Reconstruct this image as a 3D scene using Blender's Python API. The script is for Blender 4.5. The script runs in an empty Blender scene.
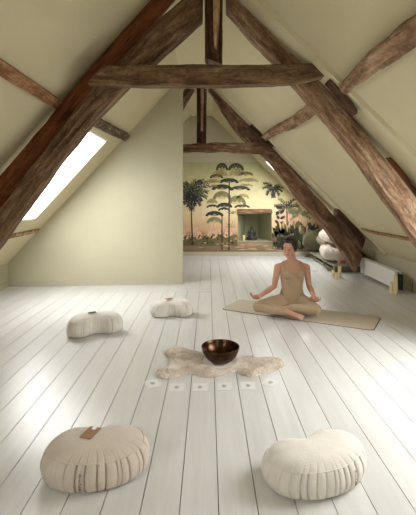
import bpy, bmesh, math, random
from mathutils import Vector, Matrix, noise
random.seed(7)
R = random.Random(11)
sc = bpy.context.scene
COL = sc.collection
PI = math.pi
F = 400.0; VX = 208.0; HY = 197.0; CH = 1.25

def P(x, y, D):
    return Vector(((x - VX) * D / F, D, CH - (y - HY) * D / F))
def G(x, y, z=0.0):                       # point on the floor
    D = (CH - z) * F / (y - HY)
    return Vector(((x - VX) * D / F, D, z))

# ------------------------------------------------------------ materials
def srgb(r, g, b):
    def f(c):
        c /= 255.0
        return c / 12.92 if c <= 0.04045 else ((c + 0.055) / 1.055) ** 2.4
    return (f(r), f(g), f(b), 1.0)

class NT:
    def __init__(s, name):
        s.m = bpy.data.materials.new(name); s.m.use_nodes = True
        s.t = s.m.node_tree; s.t.nodes.clear()
        s.out = s.n('ShaderNodeOutputMaterial'); s.b = s.n('ShaderNodeBsdfPrincipled')
        s.l(s.b.outputs[0], s.out.inputs[0])
    def n(s, k, **kw):
        nd = s.t.nodes.new(k)
        for a, v in kw.items():
            if hasattr(nd, a) and a not in ('Scale',): setattr(nd, a, v)
        return nd
    def l(s, a, b): s.t.links.new(a, b)
    def tex(s, kind='Object', scale=(1, 1, 1)):
        tc = s.n('ShaderNodeTexCoord'); mp = s.n('ShaderNodeMapping')
        s.l(tc.outputs[kind], mp.inputs[0]); mp.inputs['Scale'].default_value = scale
        return mp.outputs[0]
    def noise(s, vec, scale, detail=4, rough=0.55, dist=0):
        nd = s.n('ShaderNodeTexNoise'); s.l(vec, nd.inputs['Vector'])
        nd.inputs['Scale'].default_value = scale; nd.inputs['Detail'].default_value = detail
        nd.inputs['Roughness'].default_value = rough; nd.inputs['Distortion'].default_value = dist
        return nd.outputs['Fac']
    def ramp(s, fac, stops):
        r = s.n('ShaderNodeValToRGB'); s.l(fac, r.inputs[0])
        e = r.color_ramp.elements
        while len(e) < len(stops): e.new(0.5)
        for i, (p, c) in enumerate(stops): e[i].position = p; e[i].color = c
        return r.outputs[0]
    def mix(s, fac, a, b, mode='MIX'):
        m = s.n('ShaderNodeMix'); m.data_type = 'RGBA'; m.blend_type = mode
        for inp, v in ((m.inputs[0], fac), (m.inputs[6], a), (m.inputs[7], b)):
            if isinstance(v, (int, float, tuple)): inp.default_value = v
            else: s.l(v, inp)
        return m.outputs[2]
    def bump(s, h, strength=0.3, dist=0.01):
        b = s.n('ShaderNodeBump'); s.l(h, b.inputs['Height'])
        b.inputs['Strength'].default_value = strength; b.inputs['Distance'].default_value = dist
        s.l(b.outputs[0], s.b.inputs['Normal'])

def simple(name, c, rough=0.6, metal=0.0, var=0.12, scale=20, bump=0.0, spec=0.5, sheen=0.0, bdist=0.004):
    t = NT(name); v = t.tex()
    n = t.noise(v, scale)
    d = tuple(x * (1 - var) for x in c[:3]) + (1,); h = tuple(min(1, x * (1 + var)) for x in c[:3]) + (1,)
    t.l(t.ramp(n, [(0.3, d), (0.7, h)]), t.b.inputs['Base Color'])
    t.b.inputs['Roughness'].default_value = rough; t.b.inputs['Metallic'].default_value = metal
    t.b.inputs['Specular IOR Level'].default_value = spec
    if sheen: t.b.inputs['Sheen Weight'].default_value = sheen
    if bump: t.bump(n, bump, bdist)
    return t.m

def wood(name, cols, mott=None, bump=1.0, rough=0.78, rougher=1.0):
    """old timber; UV u runs along the length in metres, v across"""
    t = NT(name)
    n1 = t.noise(t.tex('UV', (2.6, 15, 1)), 1.0, 7, 0.62, 0.5)       # grain
    n2 = t.noise(t.tex('UV', (2.5, 60, 1)), 1.0, 5, 0.65, 0.3)          # fine splits
    n3 = t.noise(t.tex('UV', (7, 13, 1)), 1.0, 5, 0.65, 0.4)         # worn patches
    n5 = t.noise(t.tex('UV', (30, 42, 1)), 1.0, 4, 0.7)              # worm and dirt
    c = t.ramp(n1, [(0.3, cols[0]), (0.5, cols[1]), (0.7, cols[2])])
    c = t.mix(0.75 * rougher, c, t.ramp(n3, [(0.34, (0.42, 0.38, 0.35, 1)), (0.55, (1, 1, 1, 1)), (0.75, (1.3, 1.28, 1.25, 1))]), 'MULTIPLY')
    c = t.mix(0.6 * rougher, c, t.ramp(n5, [(0.36, (0.4, 0.36, 0.33, 1)), (0.52, (1, 1, 1, 1))]), 'MULTIPLY')
    c = t.mix(0.8, c, t.ramp(n2, [(0.33, (0.25, 0.22, 0.2, 1)), (0.42, (1, 1, 1, 1))]), 'MULTIPLY')
    if mott:
        n4 = t.noise(t.tex('UV', (14, 22, 1)), 1.0, 5, 0.7)
        c = t.mix(t.ramp(n4, [(0.5, (0, 0, 0, 1)), (0.6, (1, 1, 1, 1))]), c, mott)
    t.l(c, t.b.inputs['Base Color']); t.b.inputs['Roughness'].default_value = rough
    t.b.inputs['Specular IOR Level'].default_value = 0.2
    add = t.n('ShaderNodeMath'); add.operation = 'ADD'; t.l(n1, add.inputs[0]); t.l(n3, add.inputs[1])
    ad2 = t.n('ShaderNodeMath'); ad2.operation = 'ADD'; t.l(add.outputs[0], ad2.inputs[0]); t.l(n5, ad2.inputs[1])
    t.bump(ad2.outputs[0], bump * .7, 0.012)
    return t.m

M = {}
PL = srgb(203, 193, 160)
def plaster(name, c):
    t = NT(name); v = t.tex(); n = t.noise(v, 1.3, 5, 0.6); n2 = t.noise(v, 9, 6, 0.65)
    a = tuple(x * 0.95 for x in c[:3]) + (1,); b = tuple(x * 1.05 for x in c[:3]) + (1,)
    t.l(t.ramp(n, [(0.3, a), (0.7, b)]), t.b.inputs['Base Color'])
    t.b.inputs['Roughness'].default_value = 0.85; t.b.inputs['Specular IOR Level'].default_value = 0.2
    t.bump(n2, 0.25, 0.01); return t.m
M['plaster'] = plaster('sage_plaster', PL)
M['wall'] = plaster('sage_wall_paint', srgb(186, 180, 155))
M['skirt'] = simple('sage_skirting_paint', srgb(184, 178, 156), 0.5, var=0.04)
M['white'] = simple('white_paint', srgb(232, 232, 228), 0.45, var=0.03)
M['frame'] = simple('white_window_frame', srgb(225, 226, 222), 0.4, var=0.03)
M['niche'] = plaster('green_niche_plaster', srgb(166, 164, 134))

def floor_mat():
    t = NT('white_floorboards'); v = t.tex()
    sep = t.n('ShaderNodeSeparateXYZ'); t.l(v, sep.inputs[0])
    def mth(op, a, b=None):
        m = t.n('ShaderNodeMath'); m.operation = op
        for i, q in enumerate((a, b)):
            if q is None: continue
            if isinstance(q, (int, float)): m.inputs[i].default_value = q
            else: t.l(q, m.inputs[i])
        return m.outputs[0]
    idx = mth('FLOOR', mth('DIVIDE', mth('SUBTRACT', sep.outputs[0], 0.043), 0.1565))
    wn = t.n('ShaderNodeTexWhiteNoise'); wn.noise_dimensions = '1D'; t.l(idx, wn.inputs['W'])
    comb = t.n('ShaderNodeCombineXYZ'); t.l(mth('MULTIPLY', sep.outputs[0], 30), comb.inputs[0])
    t.l(mth('MULTIPLY', sep.outputs[1], 2.2), comb.inputs[1]); t.l(mth('MULTIPLY', idx, 3.7), comb.inputs[2])
    n = t.noise(comb.outputs[0], 1.0, 5, 0.6, 0.4)
    base = t.ramp(n, [(0.25, srgb(202, 201, 198)), (0.6, srgb(211, 210, 207)), (0.85, srgb(216, 215, 212))])
    tone = t.ramp(wn.outputs[0], [(0, (0.92, 0.92, 0.915, 1)), (1, (1, 1, 1, 1))])
    c = t.mix(1.0, base, tone, 'MULTIPLY')
    n2 = t.noise(v, 0.9, 3)
    c = t.mix(0.5, c, t.ramp(n2, [(0.1, (0.86, 0.85, 0.83, 1)), (0.9, (1.03, 1.03, 1.03, 1))]), 'MULTIPLY')
    t.l(c, t.b.inputs['Base Color'])
    t.l(t.ramp(n2, [(0.1, (0.24,) * 3 + (1,)), (0.9, (0.36,) * 3 + (1,))]), t.b.inputs['Roughness'])
    t.b.inputs['Specular IOR Level'].default_value = 0.5
    t.bump(n, 0.12, 0.004); return t.m
M['floor'] = floor_mat()
M['gap'] = simple('dark_board_gap', srgb(112, 106, 96), 0.9)
M['wood_grey'] = wood('weathered_grey_brown_oak', [srgb(72, 52, 38), srgb(122, 94, 70), srgb(164, 134, 106)])
M['wood_light'] = wood('worn_tan_oak', [srgb(100, 74, 54), srgb(158, 126, 98), srgb(204, 174, 144)])
M['wood_dark'] = wood('dark_brown_oak', [srgb(50, 34, 25), srgb(94, 68, 52), srgb(132, 102, 80)])
M['wood_red'] = wood('red_brown_pine', [srgb(84, 46, 28), srgb(134, 82, 52), srgb(166, 108, 74)], rougher=.6)
M['wood_orange'] = wood('orange_pine', [srgb(128, 88, 56), srgb(168, 124, 88), srgb(196, 156, 118)], bump=0.4)
M['wood_rear'] = wood('rear_brown_oak', [srgb(78, 54, 40), srgb(138, 106, 82), srgb(186, 156, 128)])
M['wood_mott'] = wood('plaster_flecked_oak', [srgb(50, 36, 28), srgb(92, 70, 54), srgb(130, 104, 82)], mott=srgb(140, 122, 98))
M['wood_mott2'] = wood('pale_flecked_oak', [srgb(88, 62, 44), srgb(140, 106, 78), srgb(170, 136, 104)], mott=srgb(190, 172, 140))
M['batten'] = wood('pale_batten_wood', [srgb(150, 118, 92), srgb(196, 160, 128), srgb(220, 188, 158)], bump=0.3)

def fabric(name, c, var=0.06, scale=120, bump=0.35, sheen=0.3):
    t = NT(name); v = t.tex(); n = t.noise(v, scale, 3); n2 = t.noise(v, 14, 5, 0.6)
    a = tuple(x * (1 - var) for x in c[:3]) + (1,); b = tuple(min(1, x * (1 + var)) for x in c[:3]) + (1,)
    t.l(t.ramp(n2, [(0.3, a), (0.7, b)]), t.b.inputs['Base Color'])
    t.b.inputs['Roughness'].default_value = 0.9; t.b.inputs['Specular IOR Level'].default_value = 0.15
    t.b.inputs['Sheen Weight'].default_value = sheen
    add = t.n('ShaderNodeMath'); add.operation = 'ADD'; t.l(n, add.inputs[0]); t.l(n2, add.inputs[1])
    t.bump(add.outputs[0], bump, 0.004); return t.m
M['linen'] = fabric('oat_linen', srgb(192, 180, 166))
M['linen_light'] = fabric('pale_grey_linen', srgb(212, 205, 195))
M['linen_white'] = fabric('cream_linen', srgb(212, 206, 196))
M['pillow'] = fabric('soft_cream_cotton', srgb(200, 190, 174), var=.1, scale=60, bump=.8)
M['kraft'] = simple('kraft_card', srgb(150, 112, 78), 0.8, var=0.05)
M['dark_tag'] = simple('dark_card', srgb(60, 48, 38), 0.7)
M['thread'] = simple('plum_thread', srgb(112, 62, 66), 0.8)
M['thread_dark'] = simple('dark_thread', srgb(62, 48, 46), 0.8)
M['mat'] = simple('beige_cork_mat', srgb(184, 172, 152), 0.8, var=0.05, scale=60)
M['mat_edge'] = simple('dark_mat_rubber', srgb(70, 64, 54), 0.8)
M['card'] = simple('card_paper', srgb(216, 215, 212), 0.5, var=0.02)
M['card_ink'] = simple('grey_card_ink', srgb(160, 160, 157), 0.6, var=0.2, scale=300)
M['card_line'] = simple('pale_card_border', srgb(200, 199, 195), 0.6)
M['wool'] = fabric('cream_wool', srgb(218, 208, 195), var=0.1, scale=60, bump=0.8, sheen=0.4)
def wool_hair():
    t = NT('wool_strands'); n = t.noise(t.tex(), 16, 4)
    t.l(t.ramp(n, [(0.3, srgb(206, 192, 176)), (0.5, srgb(230, 219, 206)), (0.75, srgb(244, 238, 230))]), t.b.inputs['Base Color'])
    t.b.inputs['Roughness'].default_value = 0.9; t.b.inputs['Specular IOR Level'].default_value = 0.1
    return t.m
M['wool_hair'] = wool_hair()
def bronze():
    t = NT('hammered_bronze'); v = t.tex()
    vo = t.n('ShaderNodeTexVoronoi'); t.l(v, vo.inputs['Vector']); vo.inputs['Scale'].default_value = 75
    n = t.noise(v, 30)
    t.l(t.ramp(n, [(0.3, srgb(44, 30, 22)), (0.7, srgb(92, 66, 46))]), t.b.inputs['Base Color'])
    t.b.inputs['Metallic'].default_value = 1; t.b.inputs['Roughness'].default_value = 0.33
    t.bump(vo.outputs['Distance'], 0.7, 0.006); return t.m
M['bronze'] = bronze()
def bronze_in():
    t = NT('polished_bronze_inside'); n = t.noise(t.tex(), 22)
    t.l(t.ramp(n, [(0.3, srgb(46, 31, 23)), (0.7, srgb(92, 68, 50))]), t.b.inputs['Base Color'])
    t.b.inputs['Metallic'].default_value = 1; t.b.inputs['Roughness'].default_value = 0.24
    t.bump(n, 0.2, 0.004); return t.m
M['bronze_in'] = bronze_in()
def skin():
    t = NT('skin'); n = t.noise(t.tex(), 9, 3)
    t.l(t.ramp(n, [(0.3, srgb(176, 130, 104)), (0.7, srgb(194, 148, 122))]), t.b.inputs['Base Color'])
    t.b.inputs['Roughness'].default_value = 0.5; t.b.inputs['Subsurface Weight'].default_value = 0.08
    t.b.inputs['Subsurface Radius'].default_value = (0.02, 0.008, 0.004); return t.m
M['skin'] = skin()
M['lips'] = simple('lips', srgb(160, 88, 78), 0.45)
M['nails'] = simple('nails', srgb(214, 170, 156), 0.35)
M['lash'] = simple('dark_lash', srgb(44, 30, 24), 0.7)
M['hair'] = simple('dark_brown_hair', srgb(36, 26, 22), 0.5, var=0.3, scale=90, bump=0.6)
M['outfit'] = fabric('taupe_knit', srgb(164, 142, 114), var=0.04, scale=200, bump=0.2, sheen=0.2)
M['wax'] = simple('ivory_wax', srgb(226, 208, 164), 0.5, var=0.04)
M['wax_dark'] = simple('brown_wax', srgb(120, 92, 62), 0.55)
M['wick'] = simple('charred_wick', srgb(30, 26, 22), 0.9)
M['statue'] = simple('dark_stone_statue', srgb(48, 46, 40), 0.5, var=0.25, bump=0.3)
M['black'] = simple('black_plastic', srgb(24, 24, 24), 0.5)
M['olive_cloth'] = fabric('dark_olive_cloth', srgb(98, 92, 66))
M['beige_cloth'] = fabric('dull_beige_cloth', srgb(150, 138, 112))
M['rust_cloth'] = fabric('rust_cloth', srgb(150, 104, 80))
M['bench'] = simple('sage_bench_paint', srgb(150, 148, 120), 0.5, var=0.06)
M['bench_dark'] = fabric('dark_bench_panel', srgb(92, 88, 70))  # darker olive for the panels below the bench seat
def glass():
    t = NT('window_glass'); t.t.nodes.remove(t.b)
    tr = t.n('ShaderNodeBsdfTransparent'); gl = t.n('ShaderNodeBsdfGlossy'); mx = t.n('ShaderNodeMixShader')
    mx.inputs[0].default_value = .05
    gl.inputs['Roughness'].default_value = 0.02
    t.l(tr.outputs[0], mx.inputs[1]); t.l(gl.outputs[0], mx.inputs[2])
    t.l(mx.outputs[0], t.out.inputs[0]); return t.m
M['glass'] = glass()

# ------------------------------------------------------------ object helpers
def obj(name, bm, mat, parent=None, smooth=False, origin=None, recalc=True):
    me = bpy.data.meshes.new(name)
    if recalc: bmesh.ops.recalc_face_normals(bm, faces=bm.faces)
    if origin is not None: bmesh.ops.translate(bm, verts=bm.verts, vec=-Vector(origin))
    bm.to_mesh(me); bm.free()
    for m in (mat if isinstance(mat, (list, tuple)) else [mat]): me.materials.append(m)
    if smooth:
        for p in me.polygons: p.use_smooth = True
    o = bpy.data.objects.new(name, me); COL.objects.link(o)
    if origin is not None: o.location = origin
    if parent is not None: o.parent = parent
    return o
def tag(o, label, cat, group=None):
    o['label'] = label; o['category'] = cat
    if group: o['group'] = group
    return o
def struct(o, label=None):
    o['kind'] = 'structure'
    if label: o['label'] = label
    return o
def empty(name, loc=(0, 0, 0), rz=0):
    o = bpy.data.objects.new(name, None); COL.objects.link(o)
    o.location = loc; o.rotation_euler = (0, 0, rz); o.empty_display_size = 0.05
    return o
def box(bm, x0, x1, y0, y1, z0, z1, mi=0):
    vs = [bm.verts.new((x, y, z)) for x in (x0, x1) for y in (y0, y1) for z in (z0, z1)]
    fs = [(0, 1, 3, 2), (4, 6, 7, 5), (0, 4, 5, 1), (2, 3, 7, 6), (0, 2, 6, 4), (1, 5, 7, 3)]
    for f in fs:
        fc = bm.faces.new([vs[i] for i in f]); fc.material_index = mi
    return vs
def bev(bm, w, seg=2):
    bmesh.ops.bevel(bm, geom=bm.edges[:], offset=w, segments=seg, affect='EDGES', profile=0.6)
def prism(bm, poly, off):                       # poly: list of Vector, extruded by vector off
    a = [bm.verts.new(p) for p in poly]; b = [bm.verts.new(p + off) for p in poly]
    bm.faces.new(a); bm.faces.new(b[::-1]); n = len(a)
    for i in range(n): bm.faces.new((a[i], a[(i + 1) % n], b[(i + 1) % n], b[i]))
def lathe(bm, prof, seg=48, c=(0, 0, 0), mi=0):
    rings = []
    for r, z in prof:
        if r < 1e-5: rings.append([bm.verts.new((c[0], c[1], c[2] + z))])
        else: rings.append([bm.verts.new((c[0] + r * math.cos(2 * PI * i / seg), c[1] + r * math.sin(2 * PI * i / seg), c[2] + z)) for i in range(seg)])
    fs = []
    for a, b in zip(rings, rings[1:]):
        for i in range(seg):
            j = (i + 1) % seg
            if len(a) == 1 and len(b) == 1: continue
            if len(a) == 1: f = bm.faces.new((a[0], b[j], b[i]))
            elif len(b) == 1: f = bm.faces.new((a[i], a[j], b[0]))
            else: f = bm.faces.new((a[i], a[j], b[j], b[i]))
            f.material_index = mi; fs.append(f)
    return fs

# ------------------------------------------------------------ the shell
SL = 1.098; ZL0 = 0.33; XL = -2.79
SR = 0.986; CR = 3.054
ZT = 2.97
def zl(x): return ZL0 + SL * (x - XL)
def zr(x): return CR - SR * x
XLT = XL + (ZT - ZL0) / SL; XRT = (CR - ZT) / SR
NL = Vector((-SL, 0, 1)).normalized(); NR = Vector((SR, 0, 1)).normalized()
XW = 2.70; YF = -3.2; YB = 8.5; YR = 6.5

def slab(name, mapf, us, vs, holes, w, mat, label=None):
    us = sorted(set(us)); vs = sorted(set(vs)); bm = bmesh.new(); cache = {}
    def V(i, j, k):
        if (i, j, k) not in cache: cache[(i, j, k)] = bm.verts.new(mapf(us[i], vs[j], w * k))
        return cache[(i, j, k)]
    def solid(i, j):
        if i < 0 or j < 0 or i >= len(us) - 1 or j >= len(vs) - 1: return False
        cu = (us[i] + us[i + 1]) / 2; cv = (vs[j] + vs[j + 1]) / 2
        return not any(a < cu < b and c < cv < d for a, b, c, d in holes)
    for i in range(len(us) - 1):
        for j in range(len(vs) - 1):
            if not solid(i, j): continue
            bm.faces.new((V(i, j, 0), V(i + 1, j, 0), V(i + 1, j + 1, 0), V(i, j + 1, 0)))
            bm.faces.new((V(i, j, 1), V(i, j + 1, 1), V(i + 1, j + 1, 1), V(i + 1, j, 1)))
            for (di, dj, a, b) in ((-1, 0, (i, j), (i, j + 1)), (1, 0, (i + 1, j + 1), (i + 1, j)), (0, -1, (i + 1, j), (i, j)), (0, 1, (i, j + 1), (i + 1, j + 1))):
                if not solid(i + di, j + dj):
                    bm.faces.new((V(*a, 0), V(*b, 0), V(*b, 1), V(*a, 1)))
    return struct(obj(name, bm, mat), label)

mapL = lambda u, v, w: Vector((v, u, zl(v))) + NL * w
mapR = lambda u, v, w: Vector((v, u, zr(v))) + NR * w
# holes: (y0, y1, x0, x1)
HL = [(4.25, 5.15, -2.22, -1.29), (-.7, .15, -2.1, -1.4)]
HR = [(6.75, 7.9, 1.12, 2.0), (1.6, 2.84, 1.6, 2.45), (-1.5, -0.9, 1.2, 2.0)]
slab('ceiling_left', mapL, [YF - .2, YB + .2] + [h[i] for h in HL for i in (0, 1)], [XL - .3, XLT] + [h[i] for h in HL for i in (2, 3)], HL, 0.02, M['plaster'], 'sloping sage plaster ceiling on the left')
slab('ceiling_right', mapR, [YF - .2, YB + .2] + [h[i] for h in HR for i in (0, 1)], [XRT, 3.2] + [h[i] for h in HR for i in (2, 3)], HR, 0.02, M['plaster'], 'sloping sage plaster ceiling on the right')
bm = bmesh.new(); box(bm, XLT - .15, XRT + .15, YF - .2, YB + .2, ZT, ZT + .14)
struct(obj('ceiling', bm, M['plaster']), 'narrow flat strip of ceiling under the ridge')

def skylight(n, mapf, h, label):
    y0, y1, x0, x1 = h
    fr = bmesh.new(); cu = 0.022; W0 = .006
    def bar(a0, a1, b0, b1, w0, w1):
        p = [mapf(a0, b0, w0), mapf(a1, b0, w0), mapf(a1, b1, w0), mapf(a0, b1, w0)]
        q = [mapf(a0, b0, w1), mapf(a1, b0, w1), mapf(a1, b1, w1), mapf(a0, b1, w1)]
        v = [fr.verts.new(c) for c in p + q]
        for f in ((0, 1, 2, 3), (7, 6, 5, 4), (0, 4, 5, 1), (1, 5, 6, 2), (2, 6, 7, 3), (3, 7, 4, 0)): fr.faces.new([v[i] for i in f])
    e = 0.002
    bar(y0 + e, y0 + cu, x0 + e, x1 - e, W0, W0 + .05); bar(y1 - cu, y1 - e, x0 + e, x1 - e, W0, W0 + .05)
    bar(y0 + cu, y1 - cu, x0 + e, x0 + cu * .8, W0, W0 + .05); bar(y0 + cu, y1 - cu, x1 - cu * .8, x1 - e, W0, W0 + .05)
    root = struct(obj('window_%d' % n, fr, M['frame']), label)
    g = bmesh.new(); a = [mapf(y0 + cu, x0 + cu * .8, W0 + .02), mapf(y1 - cu, x0 + cu * .8, W0 + .02), mapf(y1 - cu, x1 - cu * .8, W0 + .02), mapf(y0 + cu, x1 - cu * .8, W0 + .02)]
    prism(g, a, (mapf(y0, x0, .006) - mapf(y0, x0, 0)))
    obj('glass_pane', g, M['glass'], root)
    # daylight portal at the opening
    c = (mapf(y0, x0, .16) + mapf(y1, x1, .16)) / 2
    nrm = (mapf(y0, x0, 1) - mapf(y0, x0, 0)).normalized()
    li = bpy.data.lights.new('daylight_portal', 'AREA'); li.shape = 'RECTANGLE'
    li.size = y1 - y0; li.size_y = (mapf(y0, x1, 0) - mapf(y0, x0, 0)).length
    li.cycles.is_portal = True
    lo = bpy.data.objects.new('daylight_portal', li); COL.objects.link(lo)
    zax = nrm; xax = Vector((0, 1, 0)); yax = zax.cross(xax).normalized()
    lo.matrix_world = Matrix.Translation(c) @ Matrix((xax, yax, zax)).transposed().to_4x4()
skylight(1, mapL, HL[0], 'bright roof window in the left slope')
skylight(2, mapR, HR[0], 'roof window in the right slope behind the rear truss')
skylight(3, mapR, HR[1], 'roof window in the right slope near the camera')
skylight(4, mapL, HL[1], 'unseen roof window added in the left slope near the camera for fill light')  # out of view, added to brighten the right slope
skylight(5, mapR, HR[2], 'unseen roof window added in the right slope behind the camera for fill light')  # added opening outside the frame, gives fill from behind

# floor: painted boards with thin gaps
bm = bmesh.new()
BW = 0.1565; X0 = 0.043; GP = 0.0019
k = -19
box(bm, -3.2, 3.4, YF - .1, YB + .7, -.08, -.014, 1)
while True:
    a = X0 + k * BW; b = a + BW
    if a > 3.2: break
    cuts = [YF]
    rr = random.Random(k * 13 + 5)
    left = b < 0.1
    ys = [rr.uniform(3.2, 4.6)] if rr.random() < .15 else []
    if left: ys = [y for y in ys if y < 4.4] + [5.27, 5.60]
    ys += [rr.uniform(6.2, 8.0)]
    y = YF
    for q in sorted(ys) + [YB + .1]:
        if left and abs(y - 5.27) < 1e-6 and abs(q - 5.6) < 1e-6:
            y = q; continue
        box(bm, a + GP, b - GP, y + .0012, q - .0012, -.014, rr.uniform(-.0006, 0))
        y = q
    k += 1
box(bm, X0 - 19 * BW, X0, 5.272, 5.43, -.014, 0.0); box(bm, X0 - 19 * BW, X0, 5.434, 5.598, -.014, 0.0)
fl = struct(obj('floor', bm, [M['floor'], M['gap']]), 'white painted floorboards')

def gable_cut(o):
    b = bmesh.new(); b.from_mesh(o.data)
    for co_, no_ in ((mapL(0, 0, .02), NL), (mapR(0, 0, .02), NR), (Vector((0, 0, ZT + .02)), Vector((0, 0, 1)))):
        r = bmesh.ops.bisect_plane(b, geom=b.verts[:] + b.edges[:] + b.faces[:], plane_co=co_, plane_no=no_, clear_outer=True)
        bmesh.ops.holes_fill(b, edges=[e for e in b.edges if e.is_boundary], sides=0)
    b.to_mesh(o.data); b.free()
# knee walls, end walls
bm = bmesh.new(); box(bm, XL - .12, XL, YF, YB, 0, zl(XL) + .02); struct(obj('wall_left', bm, M['wall']), 'low knee wall on the left')
bm = bmesh.new(); box(bm, XW, XW + .14, YF, YR, 0, zr(XW) - .001); struct(obj('wall_right', bm, M['wall']), 'low knee wall on the right behind the radiator')
bm = bmesh.new(); box(bm, XL - .1, XW + .3, YF - .15, YF, 0, ZT); gable_cut(struct(obj('wall_front', bm, M['wall'])))
# partition with the sloping top
yl, yr = 5.58, 5.74
poly = [Vector((XL + .001, yl, 0)), Vector((-.365, yr, 0)), Vector((-.365, yr, zl(-.365) + .0)), Vector((-.45, yr, zl(-.45) + .01)), Vector((XL + .001, yl, zl(XL) + .015))]
bm = bmesh.new(); prism(bm, poly, Vector((0, .1, 0))); struct(obj('wall_partition', bm, M['wall']), 'sage gable partition wall on the left')
bm = bmesh.new(); prism(bm, [Vector((XL + .002, yl, 0)), Vector((-.362, yr, 0)), Vector((-.362, yr, .06)), Vector((XL + .002, yl, .06))], Vector((0, -.014, 0)))
struct(obj('baseboard_partition', bm, M['skirt']))
bm = bmesh.new(); box(bm, XL, XL + .014, YF, yl - .015, 0, .06); struct(obj('baseboard_left', bm, M['skirt']))
# far wall with a splayed niche
NX0, NX1, NZ0, NZ1 = .629, 1.353, .304, .995
slab('wall_back', lambda u, v, w: Vector((u, YB + w, v)), [XL - .3, 3.3, NX0, NX1], [0, 3.1, NZ0, NZ1], [(NX0, NX1, NZ0, NZ1)], .12, M['wall'], 'far gable wall')
gable_cut(bpy.data.objects['wall_back'])
bm = bmesh.new()
f = [Vector((NX0, YB + .12, 0)), Vector((NX1, YB + .12, 0)), Vector((NX1 - .2, YB + .7, 0)), Vector((NX0 + .213, YB + .7, 0))]
t_ = .04
def quadw(a, b, off, z0, z1):
    prism(bm, [a + Vector((0, 0, z0)), b + Vector((0, 0, z0)), b + Vector((0, 0, z1)), a + Vector((0, 0, z1))], off)
quadw(f[0], f[3], Vector((-t_, 0, 0)), NZ0 - .05, NZ1 + .05)
quadw(f[1], f[2], Vector((t_, 0, 0)), NZ0 - .05, NZ1 + .05)
quadw(f[3], f[2], Vector((0, t_, 0)), NZ0 - .05, NZ1 + .05)
prism(bm, [p + Vector((0, 0, NZ0 - .05)) for p in f], Vector((0, 0, .05)))
prism(bm, [p + Vector((0, 0, NZ1)) for p in f], Vector((0, 0, .05)))
struct(obj('wall_niche', bm, M['niche']), 'splayed recess in the far wall')
bm = bmesh.new(); box(bm, -1.9, 3.0, YB - .014, YB, 0, .085); struct(obj('baseboard_back', bm, M['skirt']))
# plaster casings that step the right slope at each truss
for n, (a, b, th) in enumerate(((2.88, 3.40, .035), (5.98, 6.6, .035)), 1):
    bm = bmesh.new()
    poly = [mapR(a, XRT + .02, 0), mapR(a + .012, XRT + .02, -th * .8), mapR(a + .06, XRT + .02, -th), mapR(b - .06, XRT + .02, -th), mapR(b - .012, XRT + .02, -th * .8), mapR(b, XRT + .02, 0)]
    prism(bm, poly, mapR(0, XW - .005, 0) - mapR(0, XRT + .02, 0))
    bmesh.ops.recalc_face_normals(bm, faces=bm.faces)
    struct(obj('trim_%d' % n, bm, M['plaster'], smooth=False), 'plaster casing along the truss on the right slope')

# ------------------------------------------------------------ timbers
def catmull(pts, n):
    out = []
    m = len(pts) - 1
    for s in range(n + 1):
        t = s / n * m; i = min(int(t), m - 1); f = t - i
        p0 = pts[max(i - 1, 0)]; p1 = pts[i]; p2 = pts[i + 1]; p3 = pts[min(i + 2, m)]
        lin = [a.lerp(b, f) for a, b in zip(p1, p2)]
        cm = [0.5 * ((2 * b) + (c - a) * f + (2 * a - 5 * b + 4 * c - d) * f * f + (3 * b - a - 3 * c + d) * f ** 3) for a, b, c, d in zip(p0, p1, p2, p3)]
        out.append([l.lerp(c, .6) for l, c in zip(lin, cm)])
    return out

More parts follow.
